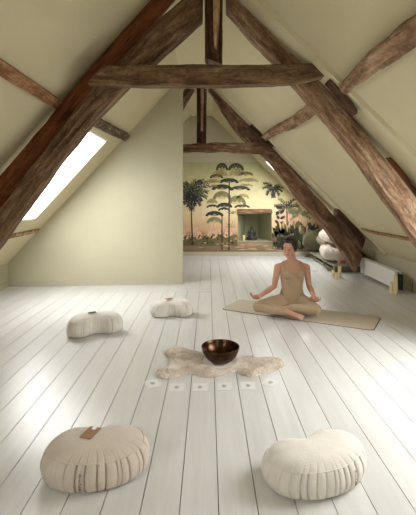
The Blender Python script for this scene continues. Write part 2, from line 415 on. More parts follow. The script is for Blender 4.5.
LP0 = mapL(0, 0, 0); RP0 = mapR(0, 0, 0)
def timber(name, stations, mat, rough=.008, ch=.12, per=None, label=None, cat='beam', group=None, seed=0, parent=None):
    """stations: list of (frontIn, frontOut, backOut, backIn) corners"""
    L = sum((sum(b, Vector()) / 4 - sum(a, Vector()) / 4).length for a, b in zip(stations, stations[1:]))
    n = max(6, int(L / .045)); st = catmull(stations, n)
    bm = bmesh.new(); uv = bm.loops.layers.uv.new('UVMap')
    K = 6; rings = []; dist = 0; prev = None; ds = []
    for s in st:
        c = sum(s, Vector()) / 4
        if prev is not None: dist += (c - prev).length
        prev = c; ds.append(dist); ring = []
        for q in range(4):
            a, b = s[q], s[(q + 1) % 4]
            for k in range(K):
                t = k / K
                p = a.lerp(b, t)
                e = min(t, 1 - t) * K
                if k == 0:                               # worn corner
                    w = .10 + .12 * noise.noise(Vector((dist * 2.3, q * 7.7, seed)))
                    p = p.lerp(c, max(.03, min(.22, w)) * ch / .12)
                d = (p - c).normalized()
                p += d * rough * (noise.noise(Vector((dist * 5, q * 3.1 + t * 1.5, seed * 1.7))) * 1.5 + .5 * noise.noise(p * 16))
                for nn, cc in ((NL, LP0), (NR, RP0)):
                    dd = (p - cc).dot(nn)
                    if dd > -.004: p = p - nn * (dd + .004)
                ring.append(bm.verts.new(p))
        rings.append(ring)
    N = 4 * K; perim = sum((st[0][q] - st[0][(q + 1) % 4]).length for q in range(4))
    for i in range(len(rings) - 1):
        for j in range(N):
            f = bm.faces.new((rings[i][j], rings[i][(j + 1) % N], rings[i + 1][(j + 1) % N], rings[i + 1][j]))
            for lp, (u, v) in zip(f.loops, ((ds[i], j), (ds[i], j + 1), (ds[i + 1], j + 1), (ds[i + 1], j))):
                lp[uv].uv = (u + seed * 3.3, v / N * perim + seed)
    for r, dd in ((rings[0], 0), (rings[-1], 1)):
        c = bm.verts.new(sum((v.co for v in r), Vector()) / N)
        for j in range(N):
            f = bm.faces.new((r[j], r[(j + 1) % N], c))
            for lp in f.loops: lp[uv].uv = (lp.vert.co.x * .3 + seed, lp.vert.co.z)
    o = obj(name, bm, mat, parent, smooth=True, origin=None)
    c0 = sum(st[-1], Vector()) / 4
    o.data.transform(Matrix.Translation(-c0)); o.location = c0
    try: o.data.set_sharp_from_angle(angle=math.radians(38))
    except Exception: pass
    if parent is not None:
        o.location = c0 - parent.location
        if label: o['label'] = label
    elif label: tag(o, label, cat, group)
    return o
def truss(name, ins, outs, D, t, mat, **kw):
    st = []
    for a, b in zip(ins, outs):                   # the inner outline seen from below is that of the back edge
        bi = P(*a, D + t); fo = P(*b, D)
        st.append((bi - Vector((0, t, 0)), fo, fo + Vector((0, t, 0)), bi))
    return timber(name, st, mat, **kw)

D1 = 3.10
truss('rafter', [(202.8, 26), (184, 42), (162, 62), (132, 90), (100, 121), (68, 160), (38, 201), (0, 253), (-26, 288), (-44, 313), (-74, 356.5)],
      [(202.8, -21), (165, 12), (137, 40), (99, 79), (66, 119), (34, 162), (0, 206), (-36, 254), (-50, 274), (-66, 297), (-106, 356.5)], D1, .17, M['wood_grey'], seed=1,
      label='grey-brown principal rafter of the front truss on the left', cat='rafter')
truss('rafter', [(178, -2), (155, 26), (139, 45), (104, 84), (72, 124), (40, 166), (5, 211), (-31, 259), (-78, 322)],
      [(146, -2), (123, 28), (102, 54), (73, 87), (44, 123), (13, 159), (-20, 198), (-62, 248), (-106, 303)], D1 + .19, .1, M['wood_red'], seed=2, rough=.004,
      label='red-brown smooth rafter lying outside the front truss on the left', cat='rafter')
truss('rafter', [(226, 17), (247, 40), (270, 65), (293, 91), (318, 119), (343, 149), (376, 194), (409, 241), (440, 285), (460, 314), (490, 356.5)],
      [(226, -21), (268, 20), (290, 45), (316, 75), (341, 104), (365, 132), (398, 174), (434, 222), (464, 264), (481, 292), (524, 356.5)], D1, .17, M['wood_light'], seed=3,
      label='thick worn rafter of the front truss on the right with knot holes', cat='rafter')
truss('rafter', [(372, 142), (400, 177), (436, 224), (466, 266), (500, 313)], [(375, 139), (405, 173), (442, 220), (473, 261), (508, 307)], D1 + .09, .1, M['wood_red'], seed=4, rough=.003,
      label='narrow red-brown board behind the front right rafter at the picture edge', cat='rafter')
truss('collar_beam', [(91.5, 87), (132, 89), (170, 88.5), (208, 89), (250, 88), (290, 86), (323, 80)],
      [(105, 65), (135, 65), (170, 64.5), (208, 64), (250, 64), (285, 63.5), (316, 63.5)], 2.97, .11, M['wood_grey'], seed=5, rough=.006, ch=.05,
      label='long grey-brown collar beam across the front truss', cat='beam')
king = truss('king_post', [(204.8, -22), (204.8, 0), (205, 40), (205, 64)], [(222.6, -22), (222.8, 0), (222.5, 40), (222.5, 64)], D1 - .01, .15, M['wood_dark'], seed=6, rough=.004,
      label='dark upright king post of the front truss', cat='post')
truss('batten', [(213, -20), (213, 0), (213.2, 25), (214, 48)], [(220, -20), (219.8, 0), (219.2, 25), (217, 48)], D1 - .07, .045, M['batten'], seed=7, rough=.002,
      label='pale pointed batten', parent=king)
truss('timber_cleat', [(324.5, 85), (338, 101), (351.5, 117)], [(330, 78.5), (345, 93), (357, 109)], 2.93, .13, M['wood_dark'], seed=8, rough=.004,
      label='dark wooden cleat on the front right rafter under the purlin', cat='beam')
D2 = 6.25
truss('rafter', [(208.6, 92), (223, 115), (240, 138), (265, 160), (297, 200), (320, 226), (337, 249), (351, 270)],
      [(219, 88.5), (236, 104), (253, 125), (279, 151), (311, 190), (333, 214), (350, 236), (363, 256)], D2, .2, M['wood_rear'], seed=9, rough=.012,
      label='brown rafter of the rear truss running down behind the person', cat='rafter')
truss('rafter', [(194.5, 92), (180, 116), (160, 147), (140, 178)], [(185, 88.5), (168, 111), (148, 142), (126, 172)], D2, .18, M['wood_rear'], seed=10, rough=.008,
      label='short visible piece of the rear truss rafter on the left above the partition', cat='rafter')
truss('collar_beam', [(150, 154), (176, 153), (200, 152.5), (224, 152.5), (250, 154), (273, 155)],
      [(150, 144), (176, 144), (200, 143.5), (224, 142.5), (250, 142.5), (268, 143)], D2 - .13, .12, M['wood_rear'], seed=11, rough=.01,
      label='brown collar beam across the rear truss above the mural', cat='beam')
king2 = truss('king_post', [(197, 89), (197, 100), (197, 120), (197, 144)], [(206.3, 89), (206.3, 100), (206.2, 120), (206, 144)], D2 - .01, .15, M['wood_dark'], seed=12, rough=.006,
      label='dark king post of the rear truss standing on its collar', cat='post')
truss('batten', [(200.7, 89), (200.7, 100), (201, 131)], [(203.8, 89), (203.6, 100), (203, 131)], D2 - .06, .04, M['batten'], seed=13, rough=.002,
      label='pale thin batten', parent=king2)
truss('timber_cleat', [(247, 129), (257, 140), (267, 152)], [(253, 123), (264, 133), (274, 146)], D2 - .22, .2, M['wood_dark'], seed=14, rough=.012,
      label='rounded dark log cleat on the rear truss at the upper purlin', cat='beam')
truss('timber_cleat', [(333, 215), (346, 233), (357, 248)], [(339, 206), (354, 224), (366, 239)], D2 - .24, .2, M['wood_dark'], seed=15, rough=.012,
      label='dark split timber on the foot of the rear rafter above the radiator', cat='beam')
def purlin(pts, w, h, side, mat, sink=.3, **kw):
    st = []
    sd = Vector((1, 0, SL)).normalized() if side == 'L' else Vector((1, 0, -SR)).normalized()
    n = -(NL if side == 'L' else NR)
    for (x, y, ww) in pts:
        c = Vector((x, y, zl(x) if side == 'L' else zr(x)))
        a = c - sd * ww / 2; b = c + sd * ww / 2
        st.append((a + n * h, b + n * h, b - n * .012, a - n * .012))
    return timber('purlin', st, mat, **kw)
purlin([(1.04, .6, .12), (1.02, 1.4, .125), (1.0, 2.1, .12), (1.0, 2.5, .10), (1.005, 2.86, .09)], 0, .075, 'R', M['wood_light'], rough=.014, seed=21,
       label='rough round purlin in the upper right corner running into the front truss', cat='purlin')
purlin([(.985, 3.45, .12), (.97, 4.3, .11), (.92, 5.2, .10), (.885, 5.98, .10)], 0, .09, 'R', M['wood_light'], rough=.012, seed=22,
       label='rough purlin on the right slope between the two trusses', cat='purlin')
purlin([(-1.24, .5, .085), (-1.24, 2.0, .085), (-1.245, 3.25, .085)], 0, .05, 'L', M['wood_orange'], rough=.003, seed=23,
       label='orange purlin on the near part of the left slope', cat='purlin')
purlin([(-1.22, 3.6, .11), (-1.2, 4.6, .11), (-1.17, 5.6, .11)], 0, .07, 'L', M['wood_mott'], rough=.004, seed=24,
       label='plaster-flecked dark purlin above the left roof window', cat='purlin')
purlin([(-2.38, 3.6, .075), (-2.375, 4.6, .075), (-2.37, 5.56, .075)], 0, .02, 'L', M['wood_mott2'], rough=.003, seed=25,
       label='flecked brown purlin below the left roof window', cat='purlin')
purlin([(2.31, 3.5, .055), (2.31, 4.5, .055), (2.32, 5.5, .055), (2.31, 5.95, .055)], 0, .025, 'R', M['wood_orange'], rough=.003, seed=26,
       label='thin orange purlin low on the right slope above the radiator', cat='purlin')
purlin([(2.3, 6.65, .05), (2.28, 7.5, .05), (2.25, 8.45, .05)], 0, .02, 'R', M['wood_orange'], rough=.003, seed=27,
       label='thin orange purlin beyond the rear truss over the pillows', cat='purlin')
# lintel over the niche
st = [(Vector((x, YB - .03, .878 + dz)), Vector((x, YB - .03, .985)), Vector((x, YB + .1, .985)), Vector((x, YB + .1, .878 + dz))) for x, dz in ((NX0 - .01, 0), (.85, .01), (1.1, .02), (NX1 + .01, .02))]
timber('lintel', st, M['wood_rear'], rough=.006, seed=31, label='dark weathered wooden lintel over the niche in the mural wall', cat='lintel')

# ------------------------------------------------------------ painted mural
KM = YB / F
def mp(x, y, off=0): return Vector(((x - VX) * KM, YB - .004 - off, CH - (y - HY) * KM))
def mural():
    bm = bmesh.new()
    zt, zb = 1.99, .088
    zs = [zb, NZ0, NZ1, zt]
    def q(x0a, x1a, z0, x0b, x1b, z1):
        f = bm.faces.new([bm.verts.new((x, YB - .004, z)) for x, z in ((x0a, z0), (x1a, z0), (x1b, z1), (x0b, z1))]); f.material_index = 0
    lx = lambda z: max(-1.9, XL + (z - ZL0) / SL + .01)
    rx = lambda z: min(2.95, (CR - z) / SR - .01)
    q(lx(zb), rx(zb), zb, lx(NZ0), rx(NZ0), NZ0)
    q(lx(NZ0), NX0, NZ0, lx(NZ1), NX0, NZ1); q(NX1, rx(NZ0), NZ0, NX1, rx(NZ1), NZ1)
    q(lx(NZ1), rx(NZ1), NZ1, lx(zt), rx(zt), zt)
    cnt = [0]
    def inside(p):
        return not (NX0 < p.x < NX1 and NZ0 < p.z < NZ1) and lx(p.z) < p.x < rx(p.z) and zb < p.z < zt
    def poly(pts, mi, off=None):
        cnt[0] += 1
        o = .0004 * (cnt[0] % 7) + .0008 if off is None else off
        vs = [mp(x, y, o) for x, y in pts]
        if not all(inside(v) for v in vs): return
        f = bm.faces.new([bm.verts.new(v) for v in vs]); f.material_index = mi
    rr = random.Random(3)
    def stroke(pts, w0, w1, mi, off=None):
        for i in range(len(pts) - 1):
            (ax, ay), (bx, by) = pts[i], pts[i + 1]
            dx, dy = bx - ax, by - ay; L = math.hypot(dx, dy) or 1; nx, ny = -dy / L, dx / L
            wa = w0 + (w1 - w0) * i / (len(pts) - 1); wb = w0 + (w1 - w0) * (i + 1) / (len(pts) - 1)
            poly([(ax + nx * wa / 2, ay + ny * wa / 2), (bx + nx * wb / 2, by + ny * wb / 2), (bx - nx * wb / 2, by - ny * wb / 2), (ax - nx * wa / 2, ay - ny * wa / 2)], mi, off)
    def leafpt(x, y, ang, L, w, mi, off=None):
        ca, sa = math.cos(ang), math.sin(ang); pts = []
        for t, h in ((0, 0), (.25, .8), (.5, 1), (.78, .65), (1, 0), (.78, -.65), (.5, -1), (.25, -.8)):
            px, py = t * L, h * w / 2
            pts.append((x + px * ca - py * sa, y + px * sa + py * ca))
        poly(pts, mi, off)
    def frond(x, y, ang, L, mi, droop=.5, den=9, ll=.35):
        px, py = x, y; a = ang
        for i in range(den):
            nx, ny = px + math.cos(a) * L / den, py + math.sin(a) * L / den
            stroke([(px, py), (nx, ny)], .5, .5, mi)
            for s in (-1, 1):
                leafpt(nx, ny, a + s * rr.uniform(.6, 1.0), L * ll * (1 - .5 * i / den) * rr.uniform(.7, 1.1), .9, mi)
            px, py = nx, ny
            a += droop / den * (1 if math.cos(a) > 0 else -1)
    def dome(x, y, rx_, ry_, mi, mi2=None):
        rx_ *= 1.22; ry_ *= 1.6
        top = [(x + rx_ * math.cos(PI * t / 12), y - ry_ * math.sin(PI * t / 12) + .5 * ry_) for t in range(13)]
        bot = [(x - rx_ + 2 * rx_ * t / 8, y + ry_ * .5 - ry_ * .45 * math.sin(PI * t / 8) + (.25 * ry_ if t % 2 else 0)) for t in range(1, 8)]
        poly(top + bot, mi)
        if mi2 is not None:
            for t in range(1, 12, 2):
                a = PI * t / 12
                leafpt(x, y + ry_ * .5, -a, rx_ * .9 * math.hypot(math.cos(a), math.sin(a) * ry_ / rx_), .6, mi2)
    # mountains
    for c, h, w in ((196, 9, 17), (214, 12, 20), (228, 8, 14), (186, 7, 12)):
        poly([(c - w / 2, 240), (c - w * .28, 240 - h * .7), (c - w * .05, 240 - h * 1.5), (c + w * .1, 240 - h * 1.3), (c + w * .3, 240 - h * .8), (c + w / 2, 240)], 5, .0003)
        stroke([(c - w * .05, 240 - h * 1.4), (c + w * .05, 240 - h * .8), (c - w * .1, 240 - h * .3)], .8, .5, 6, .0005)
        stroke([(c + w * .1, 240 - h * 1.2), (c + w * .25, 240 - h * .5)], .7, .4, 6, .0005)
    poly([(276, 213), (291, 210), (300, 216), (304, 225), (304, 238), (276, 242)], 5, .0003)
    # brush band
    for x in range(180, 238, 3): poly([(x, 246), (x, 238.5 + 2 * math.sin(x * .45) - (x - 180) * .05), (x + 3.2, 238.5 + 2 * math.sin(x * .45 + 1.3) - (x - 180) * .05), (x + 3.2, 246)], 3, .0006)
    for i in range(110):
        x = rr.uniform(181.5, 236); y = 244.5 - rr.random() ** 1.4 * (9 if x < 220 else 13)
        if x > 232 and y < 236: continue
        leafpt(x, y, rr.uniform(-PI, 0), rr.uniform(1.5, 4), rr.uniform(1.2, 2.4), rr.choice((3, 3, 3, 2, 10, 9, 7)))
    for i in range(40):
        x = rr.uniform(182, 290); leafpt(x, rr.uniform(244, 250.4), rr.uniform(-.15, .15), rr.uniform(4, 12), rr.uniform(.6, 1.4), rr.choice((9, 3, 7, 6)))
    # feathery blue palm on the left
    stroke([(193, 246), (192, 230), (191.5, 216), (191.5, 200)], 1.5, .9, 4)
    for a in (-1.62, -1.3, -1.95, -.95, -2.3, -.6, -2.65, -.25, -2.95, .1, 3.0, .45, 2.7, .8, 2.3, 1.2, 1.9):
        frond(191.5, 195, a, rr.uniform(14, 20) if a < 0 else rr.uniform(11, 15), 1, .9, 11, .36)
    for a in (-1.5, -1.1, -2.0, -.5, -2.7, .3, 2.8):
        frond(190.5, 190, a, rr.uniform(9, 14), rr.choice((1, 8)), .8, 9, .32)
    # tall layered tree
    stroke([(229, 250), (229, 225), (229.2, 200), (229.2, 179)], 1.6, 1.1, 4)
    stroke([(222, 250), (222, 230), (222, 213)], 1.3, .9, 4)
    for x, y, a, b, m1, m2 in ((222, 166.5, 5, 4.6, 2, 8), (236, 166.5, 6.5, 4.4, 2, 8), (220, 173, 6.5, 4, 7, 3), (238, 172.5, 7.5, 4.4, 7, 3),
                               (216.5, 176, 5.5, 2.6, 2, 7), (246, 173.5, 6, 2.4, 3, 8), (213, 181, 7, 2.4, 7, 3), (248.5, 180, 8.5, 2.4, 7, 3), (229, 180.5, 8, 3, 1, 2),
                               (222, 187, 8.5, 3.4, 2, 1), (240, 188, 8.5, 2.8, 2, 3), (214, 186, 4, 2, 7, 3), (246, 185, 6, 1.6, 7, 8), (222, 195, 7.5, 5, 8, 7), (237, 200, 7.5, 5.5, 8, 7),
                               (212, 201, 4.5, 3, 7, 8), (243, 196, 5, 3, 7, None), (224.5, 205, 6.5, 3, 1, 2), (212.5, 206, 5, 2, 2, None), (242, 206, 6.5, 2, 2, 3),
                               (214.5, 213.5, 7.5, 3.2, 1, 2), (233, 212, 6.5, 2.6, 2, 1), (214.5, 220, 6.5, 3.8, 8, 7), (231, 223, 5.5, 6, 7, 8), (224, 209, 5, 2, 2, None)):
        dome(x, y, a, b, m1, m2)
    # palms at the right
    stroke([(287, 240), (287, 215), (286.5, 201)], 1.3, .9, 4)
    for a in (-.3, .1, .6, 1.2, 1.9, 2.6, -2.9, -2.4):
        frond(273, 187, a, 10, 1, .8, 8, .34)
    for a in (-1.9, -2.6, -1.2, -.5, 0, .5, 2.9):
        frond(286.5, 208, a, 12, rr.choice((1, 8)), .8, 9, .32)
    for a in (-.4, .1, 2.9, -2.7, -1.6):
        frond(300, 214, a, 11, 8, .7, 8, .3)
    for y in range(209, 246, 5):
        for s in (-1, 1):
            leafpt(279 + rr.uniform(-1, 1), y, -PI / 2 + s * rr.uniform(.6, 1.1), rr.uniform(4, 6.5), 3, 1)
    # jungle at the bottom right, long yellow leaves
    for i in range(330):
        x = rr.uniform(275, 330); leafpt(x, rr.uniform(230, 250), -PI / 2 + rr.uniform(-1.1, 1.1), rr.uniform(5, 11), rr.uniform(2, 4.5), rr.choice((10, 10, 2, 8, 10, 10, 3)))
    for i in range(9):
        leafpt(280 + i * 3.4, rr.uniform(220, 226), PI / 2 + rr.uniform(-.25, .25), 8, 1.8, rr.choice((7, 3, 5)), .0062)
    for x, a, l in ((272, -1.2, 13), (276, -1.9, 12), (282, -1.3, 15), (291, -2.0, 13), (268, -1.5, 8)):
        leafpt(x, 249, a, l, 2.4, 3, .0062)
    return bm
def sky_mat():
    t = NT('mural_background'); v = t.tex('Object')
    sep = t.n('ShaderNodeSeparateXYZ'); t.l(v, sep.inputs[0])
    n = t.noise(v, 2.6, 5, 0.65)
    a = t.n('ShaderNodeMath'); a.operation = 'MULTIPLY_ADD'; t.l(n, a.inputs[0]); a.inputs[1].default_value = .35; 
    m0 = t.n('ShaderNodeMath'); m0.operation = 'ADD'; t.l(sep.outputs[2], m0.inputs[0]); m0.inputs[1].default_value = -.175
    t.l(m0.outputs[0], a.inputs[2])
    mr = t.n('ShaderNodeMapRange'); t.l(a.outputs[0], mr.inputs[0]); mr.inputs[1].default_value = .08; mr.inputs[2].default_value = 2.0
    c = t.ramp(mr.outputs[0], [(0, srgb(128, 108, 84)), (.09, srgb(150, 126, 102)), (.17, srgb(112, 94, 66)), (.24, srgb(206, 164, 130)), (.4, srgb(226, 204, 162)), (.6, srgb(230, 218, 172)), (.82, srgb(204, 198, 150)), (1, srgb(172, 172, 126))])
    n2 = t.noise(v, 9, 5)
    c = t.mix(.5, c, t.ramp(n2, [(.3, (.82, .8, .74, 1)), (.6, (1, 1, 1, 1))]), 'MULTIPLY')
    t.l(c, t.b.inputs['Base Color']); t.b.inputs['Roughness'].default_value = .8; return t.m
paint = lambda n, c: simple('mural_' + n, c, .8, var=.22, scale=8)
mm = [sky_mat(), paint('slate_blue', srgb(48, 50, 50)), paint('dark_green', srgb(62, 62, 46)), paint('olive', srgb(108, 98, 66)), paint('trunk', srgb(70, 46, 34)),
      paint('peach', srgb(216, 178, 144)), paint('rose', srgb(196, 152, 122)), paint('straw', srgb(178, 156, 100)), paint('moss', srgb(124, 124, 84)), paint('clay', srgb(150, 108, 84)), paint('deep', srgb(52, 50, 34))]
mo = obj('mural', mural(), mm, recalc=False)
mo.name = 'mural_wallpaper'
tag(mo, 'painted tropical mural of palms and hills covering the far wall', 'mural')

# ------------------------------------------------------------ meditation cushions
def bean(theta_n, rho, alpha, w, sc_w=1.0, spine=1.0):
    """closed outline of a thick arc: list of (x, y, nx, ny); the hollow faces +y"""
    pts = []; L = []
    a = alpha * spine; ww = w * sc_w
    # outer arc (front, -y), right cap, inner arc, left cap
    base = []
    def add(x, y): base.append((x, y))
    no = 60
    for i in range(no): t = -a + 2 * a * i / no; add((rho + ww) * math.sin(t), -(rho + ww) * math.cos(t))
    for i in range(40):
        t = PI * i / 40; cx, cy = rho * math.sin(a), -rho * math.cos(a)
        d = (math.sin(a) * math.cos(t) + math.cos(a) * math.sin(t), -math.cos(a) * math.cos(t) + math.sin(a) * math.sin(t))
        add(cx + ww * d[0], cy + ww * d[1])
    ri = rho - ww
    for i in range(40): t = a - 2 * a * i / 40; add(ri * math.sin(t), -ri * math.cos(t))
    for i in range(40):
        t = PI * i / 40; cx, cy = -rho * math.sin(a), -rho * math.cos(a)
        d = (math.sin(a) * math.cos(t) - math.cos(a) * math.sin(t), math.cos(a) * math.cos(t) + math.sin(a) * math.sin(t))
        add(cx + ww * d[0], cy + ww * d[1])
    # smooth + resample
    for _ in range(14):
        base = [((base[i - 1][0] + 2 * base[i][0] + base[(i + 1) % len(base)][0]) / 4, (base[i - 1][1] + 2 * base[i][1] + base[(i + 1) % len(base)][1]) / 4) for i in range(len(base))]
    cum = [0]
    for i in range(len(base)):
        p, q = base[i], base[(i + 1) % len(base)]; cum.append(cum[-1] + math.hypot(q[0] - p[0], q[1] - p[1]))
    out = []; j = 0
    for k in range(theta_n):
        s = cum[-1] * k / theta_n
        while cum[j + 1] < s: j += 1
        f = (s - cum[j]) / (cum[j + 1] - cum[j]); p, q = base[j], base[(j + 1) % len(base)]
        out.append((p[0] + (q[0] - p[0]) * f, p[1] + (q[1] - p[1]) * f))
    return out
def cushion(loc, rz, rho, alpha, w, H, matl, label, tagspec, text_t, text_mat, seed, npl=36, tilt=0, amp=.011):
    root = empty('meditation_cushion', loc, rz)
    tag(root, label, 'cushion', 'crescent meditation cushions on the floor')
    rr = random.Random(seed); N = 460
    yc = rho * .86
    ph = [rr.uniform(0, 2 * PI) for _ in range(6)]
    widths = [rr.uniform(.45, 1.8) for _ in range(npl)]; S = sum(widths); edges = [0]
    for q in widths: edges.append(edges[-1] + q / S)
    deps = [rr.choice((.15, .3, .5, .8, 1.4)) * rr.uniform(.8, 1.2) for _ in range(npl)]
    def pleat(u, depth):
        for i in range(npl):
            if u <= edges[i + 1]:
                f = (u - edges[i]) / (edges[i + 1] - edges[i])
                return -depth * deps[i] * max(0, 1 - min(f * (1 + .6 * deps[i]), (1 - f) * 2.2) * 5) + depth * .35 * math.sin(f * PI) * min(1, deps[i])
        return 0
    # rings: (inset scale, z, pleat depth)
    prof = [(0.02, 1.0), (.2, .995), (.4, .975), (.56, .94), (.69, .89), (.79, .83), (.86, .765)]
    side = [(.885, .735), (.92, .68), (.955, .60), (.985, .50), (1.0, .39), (.995, .28), (.97, .18), (.92, .09), (.84, .02), (.6, 0.0), (.2, 0.0), (.02, 0.0)]
    def rings(bm, pr, amp, close=False):
        rs = []
        for (s, z) in pr:
            ol = bean(N, rho, alpha, w, s, .55 + .45 * s if s < .9 else 1.0 - (1 - s) * .45)
            r = []
            for i, (x, y) in enumerate(ol):
                xa, ya = ol[i - 1]; xb, yb = ol[(i + 1) % N]; tx, ty = xb - xa, yb - ya; l = math.hypot(tx, ty) or 1
                nx, ny = ty / l, -tx / l
                k = amp * max(0, min(1, (s - .62) / .3)) * (1 if z > .02 else 0)
                d = pleat(i / N, k)
                zz = z * H
                if z > .5 and s < .9: zz += .006 * noise.noise(Vector((x * 6, y * 6, seed))) + .003 * noise.noise(Vector((x * 18, y * 18, seed))) * s
                if z > .3: zz += H * .05 * noise.noise(Vector((x * 3, y * 3, seed + 5)))
                if s < .9 and z > .5: zz += pleat(i / N, .0035) * max(0, (s - .6) / .3)
                r.append(bm.verts.new((x + nx * d, y + yc + ny * d, zz)))
            rs.append(r)
        for a, b in zip(rs, rs[1:]):
            for i in range(N): bm.faces.new((a[i], a[(i + 1) % N], b[(i + 1) % N], b[i]))
        return rs
    bm = bmesh.new(); rs = rings(bm, prof, .004); 
    bmesh.ops.remove_doubles(bm, verts=bm.verts, dist=.0006)
    try: bmesh.ops.holes_fill(bm, edges=[e for e in bm.edges if e.is_boundary and e.verts[0].co.z > .95 * H], sides=0)
    except Exception: pass
    obj('cushion_top', bm, matl, root, smooth=True)
    bm = bmesh.new(); rs = rings(bm, [(.858, .762)] + side, amp)
    bmesh.ops.remove_doubles(bm, verts=bm.verts, dist=.0006)
    obj('pleated_side', bm, matl, root, smooth=True)
    # seam piping
    bm = bmesh.new(); ol = bean(160, rho, alpha, w, .862, .55 + .45 * .862); pr = []
    for i, (x, y) in enumerate(ol):
        zz = .762 * H + H * .05 * noise.noise(Vector((x * 3, y * 3, seed + 5)))
        xa, ya = ol[i - 1]; xb, yb = ol[(i + 1) % 160]; tx, ty = xb - xa, yb - ya; l = math.hypot(tx, ty); nx, ny = ty / l, -tx / l
        pr.append([bm.verts.new((x + nx * .003 * math.cos(q), y + yc + ny * .003 * math.cos(q), zz + .003 * math.sin(q))) for q in (0, PI / 2, PI, 3 * PI / 2)])
    for i in range(160):
        for q in range(4): bm.faces.new((pr[i][q], pr[(i + 1) % 160][q], pr[(i + 1) % 160][(q + 1) % 4], pr[i][(q + 1) % 4]))
    obj('seam_piping', bm, matl, root, smooth=True)
    # hanging card tag
    if tagspec:
        tx, ty, trz, tl, tw, tm, spot = tagspec
        bm = bmesh.new(); box(bm, -tw / 2, tw / 2, -tl / 2, tl / 2, 0, .002)
        tg = obj('hang_tag', bm, M[tm], root); tg.location = (tx, ty, H * 1.0 + .005); tg.rotation_euler = (tilt, 0, trz)
        if spot:
            bm = bmesh.new(); lathe(bm, [(0, 0), (.011, 0), (.011, .001), (0, .001)], 20, (0, tl * .36, .002)); obj('tag_eyelet', bm, M['white'], tg)
    # stitched lettering on the side
    if text_t is not None:
        bm = bmesh.new(); rr2 = random.Random(4)
        i0 = int(text_t * N); ol = bean(N, rho, alpha, w, 1.0); x, y = ol[i0]; xa, ya = ol[i0 - 1]; xb, yb = ol[(i0 + 1) % N]
        l = math.hypot(xb - xa, yb - ya); tx, ty = (xb - xa) / l, (yb - ya) / l; nx, ny = ty, -tx
        zz = .62
        for c in range(11):
            if c == 5: zz -= .03; continue
            s_ = 1 - max(0, abs(zz - .39) - .05) ** 2 * .9
            off = (s_ - 1) * w + .008
            hgt = .03
            for seg in range(3):
                u0 = rr2.uniform(-.006, .002); u1 = u0 + rr2.uniform(.003, .005); z0 = (zz + rr2.uniform(-.012, .006)) * H; z1 = z0 + rr2.uniform(.001, .0018)
                pts = [(u0, z0), (u1, z0 + rr2.uniform(-.002, .002)), (u1, z1), (u0, z1)]
                v = [Vector((x + tx * u + nx * off, y + yc + ty * u + ny * off, z)) for u, z in pts]
                prism(bm, v, Vector((nx, ny, 0)) * .002)
            zz -= .04
        obj('stitched_lettering', bm, text_mat, root)
    return root
def cw(x0, x1, yfront, z=0): pass
c1 = G(97, 476); c2 = G(317, 474)
cushion((-.512, 1.845, 0), math.radians(10), .20, math.radians(27), .153, .158, M['linen'],
        'oat linen meditation cushion at lower left with a kraft tag on top', (-.03, .005, math.radians(-26), .09, .056, 'kraft', True), .095, M['thread_dark'], 1, amp=.014)
cushion((.487, 1.80, 0), math.radians(24), .215, math.radians(37), .130, .150, M['linen_light'],
        'pale linen meditation cushion at lower right with plum stitched lettering and no tag', None, .225, M['thread'], 2, amp=.014)
cushion((-1.05, 3.70, 0), math.radians(205), .195, math.radians(48), .108, .18, M['linen_white'],
        'cream meditation cushion with a dark tag, farther left of the two small ones', (.02, -.0, math.radians(-80), .07, .035, 'dark_tag', False), .06, M['thread_dark'], 3, npl=26, amp=.008)
cushion((-.385, 4.25, 0), math.radians(184), .17, math.radians(47), .104, .165, M['linen_white'],
        'cream meditation cushion with a brown tag near the corner of the partition', (.03, -.0, math.radians(-70), .08, .035, 'kraft', False), .07, M['thread_dark'], 4, npl=24, amp=.008)

